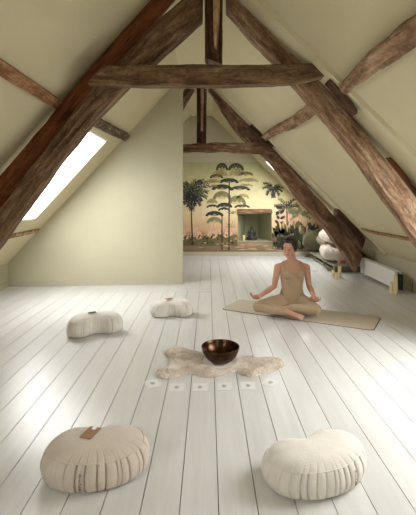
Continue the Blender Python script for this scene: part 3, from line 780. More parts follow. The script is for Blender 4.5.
# ------------------------------------------------------------ sheepskin
def sheepskin():
    px = [(97, 50), (112, 46), (132, 45), (160, 52), (190, 60), (225, 62), (262, 64), (300, 68), (335, 70), (365, 72), (390, 76), (400, 85), (394, 96), (372, 104), (340, 112), (315, 118), (296, 114), (275, 108), (250, 112), (225, 118), (195, 120), (165, 112), (140, 112), (120, 119), (96, 123), (76, 120), (67, 110), (72, 101), (92, 95), (101, 84), (100, 72), (90, 60)]
    pts = [G(130 + x * .3846, 330 + y * .3846, .012) for x, y in px]
    cx = sum(p.x for p in pts) / len(pts); cy = sum(p.y for p in pts) / len(pts)
    pl = []
    n = len(pts)
    for i in range(n):                              # catmull resample
        p0, p1, p2, p3 = pts[i - 1], pts[i], pts[(i + 1) % n], pts[(i + 2) % n]
        for k in range(5):
            f = k / 5; pl.append(0.5 * ((2 * p1) + (p2 - p0) * f + (2 * p0 - 5 * p1 + 4 * p2 - p3) * f * f + (3 * p1 - p0 - 3 * p2 + p3) * f ** 3))
    pl = [(p.x - cx, p.y - cy) for p in pl]; m = len(pl)
    def inside(x, y):
        c = False; j = m - 1
        for i in range(m):
            if (pl[i][1] > y) != (pl[j][1] > y) and x < (pl[j][0] - pl[i][0]) * (y - pl[i][1]) / (pl[j][1] - pl[i][1]) + pl[i][0]: c = not c
            j = i
        return c
    def dist(x, y):
        best = 9
        for i in range(m):
            ax, ay = pl[i - 1]; bx, by = pl[i]; dx, dy = bx - ax, by - ay
            t = max(0, min(1, ((x - ax) * dx + (y - ay) * dy) / (dx * dx + dy * dy + 1e-12)))
            best = min(best, math.hypot(x - ax - dx * t, y - ay - dy * t))
        return best
    bowlc = (P(220.3, 366, 3.02).x - cx, 3.0 - cy)
    def h(x, y, d):
        if math.hypot(x - bowlc[0], y - bowlc[1]) < .10: return .012
        return .022 * min(1, d / .035) ** .6 + .006 * noise.noise(Vector((x * 9, y * 9, 2))) * min(1, d / .03) + .002
    root = empty('sheepskin_rug', (cx, cy, 0)); tag(root, 'cream sheepskin rug with wavy outline lying under the bronze bowl', 'rug')
    bm = bmesh.new(); g = .016; xs = [p[0] for p in pl]; ys = [p[1] for p in pl]; V = {}
    def vert(i, j):
        if (i, j) in V: return V[(i, j)]
        x, y = min(xs) + i * g, min(ys) + j * g
        V[(i, j)] = bm.verts.new((x, y, h(x, y, dist(x, y)) if inside(x, y) else .001)); return V[(i, j)]
    nx, ny = int((max(xs) - min(xs)) / g) + 1, int((max(ys) - min(ys)) / g) + 1
    for i in range(nx):
        for j in range(ny):
            if inside(min(xs) + (i + .5) * g, min(ys) + (j + .5) * g):
                bm.faces.new((vert(i, j), vert(i + 1, j), vert(i + 1, j + 1), vert(i, j + 1)))
    for v in bm.verts:                              # pull the stepped border onto the outline
        if v.is_boundary:
            best = min(pl, key=lambda p: (p[0] - v.co.x) ** 2 + (p[1] - v.co.y) ** 2); v.co.x, v.co.y, v.co.z = best[0], best[1], .001
    be = [e for e in bm.edges if e.is_boundary]
    obj('hide', bm, M['wool'], root, smooth=True)
    bm = bmesh.new(); rr = random.Random(5); cnt = 0
    while cnt < 15000:
        x, y = rr.uniform(min(xs), max(xs)), rr.uniform(min(ys), max(ys))
        if not inside(x, y) or math.hypot(x - bowlc[0], y - bowlc[1]) < .128: continue
        cnt += 1; d = dist(x, y); z = h(x, y, d) - .003
        fx = noise.noise(Vector((x * 7, y * 7, 0))) * 2.2; fy = noise.noise(Vector((x * 7, y * 7, 9))) * 2.2 - .5
        L = rr.uniform(.010, .02); a = rr.uniform(0, PI); wv = Vector((math.cos(a), math.sin(a), 0)) * .0016
        dr = Vector((fx + rr.uniform(-.7, .7), fy + rr.uniform(-.7, .7), 1.1)).normalized()
        p = Vector((x, y, z)); q = p + dr * L * .6; e = q + (dr + Vector((dr.x * 1.2, dr.y * 1.2, -.7))).normalized() * L * .5
        a0, a1, b0, b1, t = [bm.verts.new(c) for c in (p - wv, p + wv, q - wv, q + wv, e)]
        bm.faces.new((a0, a1, b1, b0)); bm.faces.new((b0, b1, t))
    fur = obj('wool', bm, M['wool_hair'], root, recalc=False); fur['kind'] = 'stuff'
    return root
sheepskin()

# ------------------------------------------------------------ bronze bowl
bc = P(220.3, 366, 3.02); BX, BY, BZ = bc.x, 3.0, .020
root = empty('singing_bowl', (BX, BY, BZ)); tag(root, 'dark hammered bronze singing bowl standing on the sheepskin', 'bowl')
ro = [(0, .0), (.06, 0), (.074, .004), (.098, .022), (.118, .045), (.132, .070), (.140, .096), (.143, .112)]
ri = [(.1425, .1135), (.1385, .1125), (.137, .110), (.133, .09), (.125, .066), (.110, .042), (.09, .022), (.06, .01), (0, .006)]
bm = bmesh.new(); lathe(bm, ro, 72)
obj('bowl_outside', bm, M['bronze'], root, smooth=True)
bm = bmesh.new(); lathe(bm, [ro[-1]] + ri, 72)
obj('bowl_inside', bm, M['bronze_in'], root, smooth=True)

# ------------------------------------------------------------ cards
cards = [((152.6, 383.5), 28, 'leftmost tilted card in the row before the sheepskin'), ((176.6, 387.4), 2, 'second card from the left before the sheepskin'), ((200, 387.3), 0, 'third card from the left before the sheepskin'),
         ((224, 386.3), 0, 'third card from the right before the sheepskin'), ((248, 385.7), -1, 'second card from the right before the sheepskin'), ((270.5, 382.6), -32, 'rightmost tilted card in the row before the sheepskin')]
for (px, a, lab) in cards:
    bm = bmesh.new(); box(bm, -.049, .049, -.056, .056, 0, .0008)
    def flat(pts, z, mi):
        f = bm.faces.new([bm.verts.new((x, y, z)) for x, y in pts]); f.material_index = mi
    for s in (1, -1):
        flat([(-.044, s * .05), (.044, s * .05), (.044, s * .0488), (-.044, s * .0488)][::s], .0010, 2)
        flat([(s * .044, -.05), (s * .044, .05), (s * .0432, .05), (s * .0432, -.05)][::s], .0010, 2)
    flat([(-.017, 0), (0, -.024), (.017, 0), (0, .024)], .0011, 1)
    for q in range(8):
        b = q * PI / 4; c, s = math.cos(b), math.sin(b)
        flat([(c * .012 - s * .004, s * .016 + c * .004), (c * .02, s * .028), (c * .012 + s * .004, s * .016 - c * .004)][::-1], .0012, 1)
    o = obj('oracle_card', bm, [M['card'], M['card_ink'], M['card_line']], recalc=False)
    g = G(*px); o.location = (g.x, g.y, .0005); o.rotation_euler = (0, 0, math.radians(a))
    tag(o, 'white card with grey diamond emblem, ' + lab, 'card', 'cards in a row on the floor')

# ------------------------------------------------------------ yoga mat
a, b, c, d = G(221, 309.5), G(374, 331), G(381.5, 317.5), G(240, 299.3)
def rounded(ps, r):
    out = []
    n = len(ps)
    for i in range(n):
        p, q, s = ps[i - 1], ps[i], ps[(i + 1) % n]
        u = (p - q).normalized() * r; v = (s - q).normalized() * r
        for k in range(7):
            t = k / 6; out.append((q + u).lerp(q, t).lerp(q.lerp(q + v, t), t))
    return out
bm = bmesh.new(); ps = rounded([a, b, c, d], .06); prism(bm, ps, Vector((0, 0, .003)))
mroot = obj('yoga_mat', bm, M['mat_edge']); tag(mroot, 'long beige yoga mat with rounded corners under the seated person', 'mat')
bm = bmesh.new(); cen = (a + b + c + d) / 4; prism(bm, [p + (cen - p).normalized() * .008 + Vector((0, 0, .003)) for p in ps], Vector((0, 0, .003)))
obj('mat_surface', bm, M['mat'], mroot)

# ------------------------------------------------------------ radiator and candles
RX = 2.465; ry0, ry1 = 5.275, 6.47
rad = empty('radiator', (RX + .05, (ry0 + ry1) / 2, 0)); tag(rad, 'low white panel radiator against the right knee wall', 'radiator')
L = lambda x, y, z: (x - RX - .05, y - (ry0 + ry1) / 2, z)
def rbox(name, x0, x1, y0, y1, z0, z1, m, bw=.004, par=rad):
    bm = bmesh.new(); p, q = L(x0, y0, z0), L(x1, y1, z1); box(bm, p[0], q[0], p[1], q[1], p[2], q[2]); 
    if bw: bev(bm, bw)
    return obj(name, bm, m, par)
rbox('front_panel', RX, RX + .035, ry0, ry1, .035, .265, M['white'])
rbox('back_panel', RX + .07, RX + .10, ry0 + .02, ry1, .045, .25, M['white'])
bm = bmesh.new()
for i in range(28):
    y = ry0 + .03 + i * (ry1 - ry0 - .06) / 27; p, q = L(RX + .01, y - .004, .255), L(RX + .095, y + .004, .268); box(bm, p[0], q[0], p[1], q[1], p[2], q[2])
obj('top_grille', bm, M['white'], rad)
for yy in (ry0 + .12, ry1 - .12): rbox('foot', RX + .02, RX + .09, yy - .02, yy + .02, 0.0, .06, M['white'], .002)
rbox('valve', RX + .045, RX + .085, ry0 - .05, ry0 + .012, .03, .235, M['black'], .006)

def candle(x, y, r, h, mat, label, z=0.0):
    root = empty('pillar_candle', (x, y, z)); tag(root, label, 'candle', 'pillar candles on the floor' if z == 0 else None)
    bm = bmesh.new(); lathe(bm, [(0, 0), (r, 0), (r, h - .004), (r - .004, h), (r * .55, h - .003), (r * .3, h - .008), (0, h - .009)], 28); obj('wax_body', bm, mat, root, smooth=False)
    bm = bmesh.new(); lathe(bm, [(0, h - .01), (.0018, h - .01), (.0015, h + .008), (0, h + .009)], 8); obj('wick', bm, M['wick'], root)
def cg(x, y): g = G(x, y); return g.x, g.y
x, y = cg(339.6, 278.2); candle(x, y, .026, .185, M['wax'], 'tall ivory pillar candle at the foot of the rear rafter')
x, y = cg(333.2, 277.6); candle(x, y, .023, .115, M['wax'], 'short ivory candle left of the group by the rear rafter')
x, y = cg(336.3, 279); candle(x, y, .019, .085, M['wax'], 'shortest ivory candle in the middle of the group by the rear rafter')
x, y = cg(395.6, 293.6); candle(x, y, .027, .235, M['wax'], 'tall ivory pillar candle before the right end of the radiator')
x, y = cg(391.2, 293); candle(x, y, .024, .14, M['wax'], 'short ivory candle left of the tall one before the radiator')
x, y = cg(413.5, 291.6); candle(x, y, .02, .12, M['wax_dark'], 'brown candle standing by the knee wall at the right edge')

# ------------------------------------------------------------ niche things
def remesh_obj(bm, vox, smooth_it=4, fac=.5):
    me = bpy.data.meshes.new('tmp'); bmesh.ops.recalc_face_normals(bm, faces=bm.faces); bm.to_mesh(me); bm.free()
    o = bpy.data.objects.new('tmp', me); COL.objects.link(o)
    m = o.modifiers.new('r', 'REMESH'); m.mode = 'VOXEL'; m.voxel_size = vox
    if smooth_it:
        s = o.modifiers.new('s', 'SMOOTH'); s.iterations = smooth_it; s.factor = fac
    dg = bpy.context.evaluated_depsgraph_get(); dg.update()
    res = bpy.data.meshes.new_from_object(o.evaluated_get(dg)); bpy.data.objects.remove(o)
    return res
def frame_to(d):
    z = d.normalized(); x = Vector((1, 0, 0)) if abs(z.x) < .9 else Vector((0, 1, 0)); y = z.cross(x).normalized(); x = y.cross(z); return x, y, z
def cap(bm, p0, p1, r0, r1, seg=16):
    p0, p1 = Vector(p0), Vector(p1); x, y, z = frame_to(p1 - p0); rings = []
    st = [(p0, r0, -PI / 2 + .5 * PI * k / 4) for k in range(5)] + [(p1, r1, .5 * PI * k / 4) for k in range(5)]
    for c, r, a in st:
        rr = r * math.cos(a); o = c + z * r * math.sin(a)
        if rr < 1e-6: rings.append([bm.verts.new(o)])
        else: rings.append([bm.verts.new(o + (x * math.cos(2 * PI * i / seg) + y * math.sin(2 * PI * i / seg)) * rr) for i in range(seg)])
    for a, b in zip(rings, rings[1:]):
        for i in range(seg):
            j = (i + 1) % seg
            if len(a) == 1: bm.faces.new((a[0], b[i], b[j]))
            elif len(b) == 1: bm.faces.new((a[i], b[0], a[j]))
            else: bm.faces.new((a[i], b[i], b[j], a[j]))
def ell(bm, c, r, rot=None, seg=20):
    rings = []; c = Vector(c); rot = rot or Matrix.Identity(3)
    for k in range(11):
        a = -PI / 2 + PI * k / 10
        if k in (0, 10): rings.append([bm.verts.new(c + rot @ Vector((0, 0, r[2] * math.sin(a))))])
        else: rings.append([bm.verts.new(c + rot @ Vector((r[0] * math.cos(a) * math.cos(2 * PI * i / seg), r[1] * math.cos(a) * math.sin(2 * PI * i / seg), r[2] * math.sin(a)))) for i in range(seg)])
    for a, b in zip(rings, rings[1:]):
        for i in range(seg):
            j = (i + 1) % seg
            if len(a) == 1: bm.faces.new((a[0], b[j], b[i]))
            elif len(b) == 1: bm.faces.new((a[i], a[j], b[0]))
            else: bm.faces.new((a[i], a[j], b[j], b[i]))
def loft(bm, rings, seg=28, pw=2.3):
    rs = []
    for (cx, cy, cz, rx, ry) in rings:
        r = []
        for i in range(seg):
            a = 2 * PI * i / seg; c, s = math.cos(a), math.sin(a)
            r.append(bm.verts.new((cx + rx * math.copysign(abs(c) ** (2 / pw), c), cy + ry * math.copysign(abs(s) ** (2 / pw), s), cz)))
        rs.append(r)
    for a, b in zip(rs, rs[1:]):
        for i in range(seg): bm.faces.new((a[i], a[(i + 1) % seg], b[(i + 1) % seg], b[i]))
    bm.faces.new(rs[0][::-1]); bm.faces.new(rs[-1])

bm = bmesh.new()
loft(bm, [(0, 0, 0, .105, .075), (0, 0, .02, .11, .08), (0, 0, .03, .1, .07)])
loft(bm, [(0, 0, .03, .06, .045), (0, 0, .1, .045, .035), (0, 0, .16, .058, .037), (0, 0, .185, .05, .032), (0, 0, .2, .02, .02)])
cap(bm, (.03, 0, .05), (.085, -.03, .045), .03, .024); cap(bm, (-.03, 0, .05), (-.085, -.03, .045), .03, .024)
cap(bm, (.085, -.03, .045), (-.03, -.07, .045), .022, .016); cap(bm, (-.085, -.03, .045), (.03, -.06, .05), .022, .016)
for s in (-1, 1):
    cap(bm, (s * .06, 0, .175), (s * .078, -.008, .1), .02, .016); cap(bm, (s * .078, -.008, .1), (s * .01, -.055, .072), .016, .012)
    ell(bm, (s * .031, 0, .225), (.006, .008, .016))
cap(bm, (0, 0, .19), (0, 0, .21), .018, .018); ell(bm, (0, -.003, .232), (.029, .032, .036)); ell(bm, (0, .003, .268), (.016, .016, .014)); cap(bm, (0, -.034, .236), (0, -.037, .226), .004, .005)
me = remesh_obj(bm, .0045, 2); me.materials.append(M['statue'])
for p in me.polygons: p.use_smooth = True
bud = bpy.data.objects.new('seated_statue', me); COL.objects.link(bud); bud.location = (.955, 8.76, NZ0 + .002); bud.scale = (1.08, 1.08, 1.15)
tag(bud, 'small dark cross-legged meditating statue inside the niche', 'statue')
candle(.775, 8.68, .03, .12, M['wax'], 'white candle on the niche ledge beside the dark statue', NZ0)
bpy.context.view_layer.update()

# ------------------------------------------------------------ bench nook with pillows
bx0 = 2.08
bench = empty('low_bench', (2.4, 7.4, 0)); tag(bench, 'low sage bench along the eave beyond the rear truss', 'bench')
LB = lambda bm, x0, x1, y0, y1, z0, z1: box(bm, x0 - 2.4, x1 - 2.4, y0 - 7.4, y1 - 7.4, z0, z1)
def bpart(name, boxes, m, bw=.004):
    bm = bmesh.new()
    for b_ in boxes: LB(bm, *b_)
    if bw: bev(bm, bw, 1)
    return obj(name, bm, m, bench)
bpart('seat_board', [(bx0, 2.86, 6.62, 8.42, .095, .125)], M['bench'])
bpart('side_rail', [(bx0 + .012, bx0 + .03, 6.66, 8.38, .012, .045)], M['bench'])
for yy in (6.66, 7.25, 7.85, 8.34): bpart('leg', [(bx0 + .02, bx0 + .07, yy, yy + .05, 0, .095)], M['bench'], .002)
bpart('end_panel', [(bx0 + .02, 2.84, 6.625, 6.655, 0.0, .095)], M['bench_dark'], .002)
bpart('back_panel', [(2.6, 2.64, 6.66, 8.38, 0.0, .095)], M['bench_dark'], .002)
def pillow(name, loc, size, rot, mat, label, cat='pillow', seed=0, p=3.2, group=None, fold=None):
    bm = bmesh.new(); n = 28; rx, ry, rz = size; top = []; bot = []
    for i in range(n + 1):
        ra, rb = [], []
        for j in range(n + 1):
            u, v = 2 * i / n - 1, 2 * j / n - 1
            e = (max(0, 1 - abs(u) ** p) * max(0, 1 - abs(v) ** p)) ** .34
            pin = 1 - .1 * (abs(u) * abs(v)) + .0; k = 1 - .06 * (1 - abs(v)) * abs(u)
            x, y = u * rx * (1 - .07 * (1 - v * v) * 0 - .05 * (v * v) * 0) * pin, v * ry * pin
            w = 1 + .5 * noise.noise(Vector((u * 1.6, v * 1.6, seed))) + .3 * noise.noise(Vector((u * 5, v * 5, seed)))
            ra.append(bm.verts.new((x, y, rz * e * w))); 
            rb.append(ra[-1] if i in (0, n) or j in (0, n) else bm.verts.new((x, y, -rz * e * .9)))
        top.append(ra); bot.append(rb)
    for i in range(n):
        for j in range(n):
            bm.faces.new((top[i][j], top[i + 1][j], top[i + 1][j + 1], top[i][j + 1]))
            try: bm.faces.new((bot[i][j + 1], bot[i + 1][j + 1], bot[i + 1][j], bot[i][j]))
            except ValueError: pass
    o = obj(name, bm, mat, smooth=True); o.location = loc; o.rotation_euler = [math.radians(q) for q in rot]
    tag(o, label, cat, group); return o
def roll(name, p0, p1, r, mat, label, seed=0, cat='blanket'):
    """a rolled blanket with a spiral end"""
    root = empty(name, p0); tag(root, label, cat); d = Vector(p1) - Vector(p0); x, y, z = frame_to(d)
    bm = bmesh.new(); n = 90; st = 14; T = 2.6; rows = []
    for s in range(st + 1):
        row = []
        for i in range(n + 1):
            t = i / n; a = t * T * 2 * PI; rr = r * (.15 + .85 * t) * (1 + .05 * noise.noise(Vector((a, s * .4, seed))))
            row.append(bm.verts.new(z * d.length * s / st + (x * math.cos(a) + y * math.sin(a)) * rr + z * .004 * noise.noise(Vector((a, 0, seed)))))
        rows.append(row)
    for s in range(st):
        for i in range(n): bm.faces.new((rows[s][i], rows[s][i + 1], rows[s + 1][i + 1], rows[s + 1][i]))
    o = obj('rolled_cloth', bm, mat, root, smooth=True); m = o.modifiers.new('t', 'SOLIDIFY'); m.thickness = r * .2; m.offset = -1
    return root
PG = 'pillows heaped on the low bench'
pillow('pillow', (2.20, 7.02, .27), (.23, .30, .12), (3, 4, -8), M['pillow'], 'big cream folded pillow lying lower on the bench behind the rear rafter', seed=1)
pillow('pillow', (2.22, 7.14, .53), (.19, .25, .11), (3, 10, 8), M['pillow'], 'cream pillow stacked on top of the other behind the rear rafter', seed=2)
pillow('pillow', (2.36, 7.78, .34), (.23, .22, .13), (6, 30, 10), M['beige_cloth'], 'dull beige pillow farther back on the bench', seed=3)
pillow('pillow', (2.15, 8.15, .36), (.22, .12, .2), (18, 10, -5), M['olive_cloth'], 'dark olive pillow propped against the mural at the end of the bench', seed=4)
roll('blanket', (2.15, 6.59, .182), (2.4, 6.64, .182), .052, M['rust_cloth'], 'rust-coloured rolled blanket beside the foot of the rear rafter')

# ------------------------------------------------------------ the person
def person():
    OX, OY = .916, 4.36
    bm = bmesh.new(); segs = {}
    def C(lab, p0, p1, r0, r1, seg=18):
        cap(bm, p0, p1, r0, r1, seg); segs.setdefault(lab, []).append((Vector(p0), Vector(p1), r0, r1))
    # torso
    loft(bm, [(0, .01, .018, .12, .10), (0, .01, .05, .155, .125), (0, .01, .10, .16, .125), (0, .01, .15, .142, .11), (0, .005, .20, .12, .092), (0, 0, .25, .107, .082), (0, 0, .30, .11, .084),
              (0, 0, .36, .12, .090), (0, 0, .41, .128, .094), (0, 0, .45, .133, .09), (0, .004, .485, .138, .074), (0, .006, .51, .125, .058), (0, .008, .532, .08, .046), (0, .01, .55, .045, .042)], 32, 2.25)
    for s in (-1, 1):
        ell(bm, (s * .055, -.066, .412), (.053, .042, .05))
        C('torso', (s * .06, .005, .50), (s * .145, .005, .484), .038, .038)
        C('torso', (s * .02, .01, .545), (s * .115, .006, .502), .032, .026)
    segs['torso'] = segs['torso'] + [(Vector((s * .05, 0, z)), Vector((s * .05, 0, z + .1)), .08, .08) for s in (-1, 0, 1) for z in (.08, .2, .3, .38)]
    C('skin', (0, .012, .53), (-.012, -.006, .62), .047, .044)
    # arms (left of picture first)
    A = [((-.155, .005, .478), (-.190, .015, .268), (-.375, -.150, .200)), ((.157, .005, .476), (.186, .0, .275), (.180, -.235, .208))]
    for s, e, w in A:
        C('arm', s, Vector(s).lerp(Vector(e), .5), .041, .035); C('arm', Vector(s).lerp(Vector(e), .5), e, .035, .029)
        C('arm', e, Vector(e).lerp(Vector(w), .35), .029, .030); C('arm', Vector(e).lerp(Vector(w), .35), w, .030, .019)
    def hand(w, f, up, side):
        w = Vector(w); f = Vector(f).normalized(); up = Vector(up); up = (up - f * up.dot(f)).normalized(); s = f.cross(up) * side   # s points to the thumb side
        def q(a, b, c): return w + f * a + s * b + up * c
        rot = Matrix((f, s, up)).transposed()
        ell(bm, q(.045, 0, -.002), (.052, .038, .017), rot); segs.setdefault('arm', []).append((w, q(.09, 0, 0), .045, .045))
        C('arm', w, q(.02, 0, 0), .021, .024)
        for k, (b, L, cu) in enumerate(((.030, .07, 1.0), (.010, .078, .35), (-.011, .072, .45), (-.030, .056, .55))):
            p = q(.078, b, 0); a = .45 + .35 * cu; r = .0088 if k < 3 else .0075
            for j, ln in enumerate((.46, .30, .24)):
                n_ = p + (f * math.cos(a) + up * math.sin(a) + s * (.10 * (1.5 - k) * (1 if j == 0 else .3))).normalized() * L * ln
                C('arm', p, n_, r, r * .92, 10); p = n_; r *= .93; a += (.8 if k == 0 else .55 * cu + .25)
            if k == 0: tip = p.copy()
        b0 = q(.015, .024, .002); b1 = q(.048, .052, .016); b2 = tip.lerp(b1, .45) + s * .008 + up * .004
        C('arm', b0, b1, .015, .0115, 12); C('arm', b1, b2, .0108, .0095, 10); C('arm', b2, tip + s * .004, .0095, .0085, 10)
    hand(A[0][2], (-.78, -.50, -.03), (.15, -.35, 1), -1)
    hand(A[1][2], (.03, -.92, -.16), (-.15, -.25, 1), 1)
    # legs
    hipL, knL, anL = Vector((-.085, -.01, .105)), Vector((-.395, -.20, .105)), Vector((-.105, -.275, .072))
    hipR, knR, anR = Vector((.085, -.01, .105)), Vector((.182, -.275, .098)), Vector((-.075, -.195, .085))
    for h, k, a in ((hipL, knL, anL), (hipR, knR, anR)):
        C('leg', h, h.lerp(k, .5), .088, .073); C('leg', h.lerp(k, .5), k, .073, .053)
        m_ = k.lerp(a, .35) + Vector((0, 0, .0)); C('leg', k, m_, .051, .049); C('leg', m_, a, .049, .031)
    def foot(a, toe, up, heel, bunion):
        a, toe, up = Vector(a), Vector(toe), Vector(up); f = (toe - a).normalized(); up = (up - f * up.dot(f)).normalized(); s = f.cross(up)
        C('foot', a, a.lerp(toe, .45) , .030, .027); C('foot', a, a - f * heel - up * .012, .029, .026)
        for b in (-.016, .012): C('foot', a.lerp(toe, .35), toe + s * b, .024, .015)
        for i, b in enumerate((-.026, -.012, .0, .012, .023)):
            bb = b * bunion; L = (.024, .026, .024, .021, .018)[i] + (.006 if i == 0 else 0)
            C('foot', toe + s * bb, toe + s * bb + f * L, .0105 if i == 0 else .0085, .008 if i == 0 else .0068, 10)
    foot(anL, (.010, -.345, .040), (.3, -.75, .6), .03, 1)
    foot(anR, (-.165, -.165, .075), (0, -.6, .8), .035, -1)
    # head
    hc = Vector((-.036, -.028, .700))
    HR_ = Matrix.Rotation(math.radians(-24), 3, 'Z') @ Matrix.Rotation(math.radians(12), 3, 'X')
    hb = lambda *v: hc + HR_ @ Vector(v)
    def HE(c, r): ell(bm, hb(*c), r, HR_)
    HE((0, .012, .028), (.070, .086, .080)); HE((0, -.030, -.030), (.058, .056, .070)); HE((0, -.052, -.072), (.036, .034, .034)); HE((0, -.066, -.088), (.020, .018, .016))
    HE((.03, -.056, -.024), (.025, .022, .026)); HE((-.03, -.056, -.024), (.025, .022, .026)); HE((0, -.055, .035), (.052, .03, .04))
    for s in (-1, 1):
        HE((s * .027, -.078, .004), (.014, .010, .010)); HE((s * .068, .0, -.012), (.007, .016, .026)); HE((s * .026, -.079, .020), (.02, .008, .006))
        HE((s * .040, -.02, -.062), (.022, .035, .025)); HE((s * .009, -.092, -.031), (.0075, .008, .006))
    cap(bm, hb(0, -.084, .012), hb(0, -.101, -.026), .006, .0095, 12); HE((0, -.081, -.052), (.019, .010, .0085)); HE((0, -.078, -.062), (.016, .010, .007))
    cap(bm, hb(0, .02, -.02), Vector((-.008, .004, .60)), .052, .044)
    me = remesh_obj(bm, .0046, 3, .45)
    for p in me.polygons: p.use_smooth = True
    me.materials.append(M['skin'])
    body = bpy.data.objects.new('person', me); COL.objects.link(body); body.location = (OX, OY, .006)
    tag(body, 'person in a taupe top and leggings sitting cross-legged with eyes closed and hands on knees', 'person')
    # clothing from the same surface
    def sd(p, l):
        best = 9
        for a, b, r0, r1 in l:
            d = b - a; t = max(0, min(1, (p - a).dot(d) / max(1e-9, d.length_squared))); best = min(best, (p - a - d * t).length - (r0 + (r1 - r0) * t))
        return best
    ankles = (anL, anR)
    def is_leg(p):
        if p.z > .26: return False
        l = sd(p, segs['leg']); a = sd(p, segs['arm']); f = sd(p, segs['foot'])
        if a < l - .002 and a < .02: return False
        if f < l - .001 and f < .02 : return False
        if min((p - q).length for q in ankles) < .033: return False
        return True
    def is_top(p):
        if p.z < .17 or p.z > .57: return False
        a = sd(p, segs['arm'])
        if p.z < .455:
            if a < .004: return False
            if abs(p.x) > .150: return False
            front = p.y < 0
            if front: lim = .438 + .9 * max(0, abs(p.x) - .03) * 1.0 - (.0 if abs(p.x) > .02 else 0)
            else: lim = .44
            return p.z < min(lim, .492)
        if p.y < 0:
            if abs(p.x) < .03: return False
            lim = .438 + .9 * (abs(p.x) - .03)
            if p.z < min(lim, .475) and abs(p.x) < .118: return True
        return abs(abs(p.x) - (.092 - .0 * p.z)) < .0075 and p.z < .56
    def cloth(name, test, off, thick):
        b = bmesh.new(); b.from_mesh(me); b.normal_update()
        flag = {v: test(v.co) for v in b.verts}
        kill = [f for f in b.faces if sum(flag[v] for v in f.verts) < 3]
        bmesh.ops.delete(b, geom=kill, context='FACES')
        bmesh.ops.delete(b, geom=[v for v in b.verts if not v.link_faces], context='VERTS')
        nr = {v: v.normal.copy() for v in b.verts}
        for v in b.verts:
            w = .0016 * noise.noise(v.co * 26) + .0018 * noise.noise(Vector((v.co.x * 12, v.co.y * 12, v.co.z * 55)))
            v.co += nr[v] * (off + w)
        for _ in range(3): bmesh.ops.smooth_vert(b, verts=[v for v in b.verts if v.is_boundary], factor=.5, use_axis_x=True, use_axis_y=True, use_axis_z=True)
        o = obj(name, b, M['outfit'], body, smooth=True, recalc=False)
        m = o.modifiers.new('t', 'SOLIDIFY'); m.thickness = thick; m.offset = 0
        return o
    cloth('tank_top', is_top, .0045, .003); cloth('leggings', is_leg, .004, .003)
    # waistband seam
    # hair: cap pulled back into a low bun
    b = bmesh.new()
    def BE(c, r): ell(b, hb(*c), r, HR_, 24)
    BE((0, .030, .034), (.083, .094, .086)); BE((0, .095, -.02), (.040, .036, .040)); BE((.0, -.012, .084), (.064, .064, .032)); BE((.052, -.022, .056), (.022, .046, .040)); BE((-.052, -.022, .056), (.022, .046, .040))
    BE((.062, .018, .008), (.020, .056, .058)); BE((-.062, .018, .008), (.020, .056, .058)); BE((0, .07, -.045), (.05, .03, .03))
    hm = remesh_obj(b, .0045, 3, .5); hm.materials.append(M['hair'])
    bb = bmesh.new(); bb.from_mesh(hm)
    inv = HR_.inverted()
    for v in bb.verts:
        l = inv @ (v.co - hc)
        n = noise.noise(Vector((l.x * 60, l.y * 9, l.z * 9))) * .0022
        v.co += (v.co - hc).normalized() * n
    bb.to_mesh(hm); bb.free()
    for p in hm.polygons: p.use_smooth = True
    ho = bpy.data.objects.new('hair', hm); COL.objects.link(ho); ho.parent = body
    # face details on the surface
    from mathutils.bvhtree import BVHTree
    t = bmesh.new(); t.from_mesh(me); tree = BVHTree.FromBMesh(t); t.free()
    def onface(x, z, lift=.0012):
        o_ = hb(x, -.25, z); d = HR_ @ Vector((0, 1, 0)); hit = tree.ray_cast(o_, d)
        return (hit[0] - d * lift) if hit[0] else hb(x, -.09, z)
    def strip(name, curves, mat):
        b = bmesh.new()
        for pts in curves:
            P_ = [onface(x, z) for x, z, w in pts]
            for i in range(len(P_) - 1): cap(b, P_[i], P_[i + 1], pts[i][2], pts[i + 1][2], 8)
        return obj(name, b, mat, body, smooth=True)
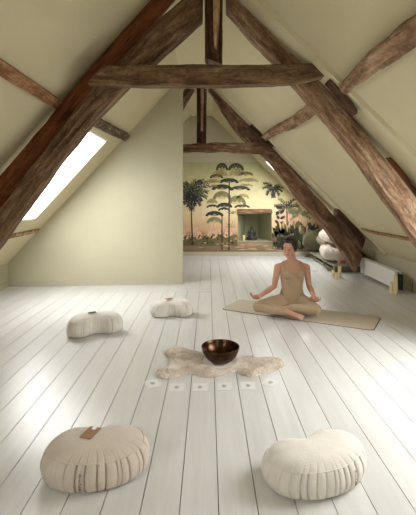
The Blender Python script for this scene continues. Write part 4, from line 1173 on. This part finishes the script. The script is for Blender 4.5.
    for s in (-1, 1):
        strip('eyelashes', [[(s * (.027 - .014), .000, .0009), (s * .022, -.0045, .0013), (s * .030, -.0052, .0015), (s * .041, -.001, .0011)]], M['lash'])
        strip('eyebrow', [[(s * .013, .020, .0014), (s * .024, .024, .0019), (s * .036, .024, .0016), (s * .046, .019, .0008)]], M['lash'])
    strip('lips', [[(-.019, -.053, .001), (-.008, -.0505, .003), (0, -.0515, .0028), (.008, -.0505, .003), (.019, -.053, .001)], [(-.015, -.056, .001), (-.006, -.059, .0035), (.006, -.059, .0035), (.015, -.056, .001)]], M['lips'])
person()

# ------------------------------------------------------------ light, camera
w = bpy.data.worlds.new('sky'); sc.world = w; w.use_nodes = True
nt = w.node_tree; bg = nt.nodes['Background']
tc = nt.nodes.new('ShaderNodeTexCoord'); sp = nt.nodes.new('ShaderNodeSeparateXYZ'); rp = nt.nodes.new('ShaderNodeValToRGB')
nt.links.new(tc.outputs['Generated'], sp.inputs[0]); nt.links.new(sp.outputs[2], rp.inputs[0])
rp.color_ramp.elements[0].position = -.0; rp.color_ramp.elements[0].color = (.53, .54, .55, 1)
rp.color_ramp.elements[1].position = .35; rp.color_ramp.elements[1].color = (.975, .985, .99, 1)
nt.links.new(rp.outputs[0], bg.inputs[0]); bg.inputs[1].default_value = 7.0

cam = bpy.data.cameras.new('camera'); co = bpy.data.objects.new('camera', cam); COL.objects.link(co)
co.location = (0, 0, CH); co.rotation_euler = (PI / 2, 0, 0)
cam.sensor_fit = 'HORIZONTAL'; cam.sensor_width = 36; cam.lens = 36 * F / 416
cam.shift_x = 0.0; cam.shift_y = -(257.5 - HY) / 416      # the horizon sits above the middle
cam.clip_start = .05; cam.clip_end = 100
sc.camera = co
sc.view_settings.view_transform = 'Standard'; sc.view_settings.look = 'None'
sc.view_settings.exposure = 1.2; sc.view_settings.gamma = 1.0; sc.view_settings.use_curve_mapping = False
sc.cycles.use_denoising = True
sc.cycles.max_bounces = 10; sc.cycles.diffuse_bounces = 6; sc.cycles.transparent_max_bounces = 12
sc.cycles.sample_clamp_indirect = 6
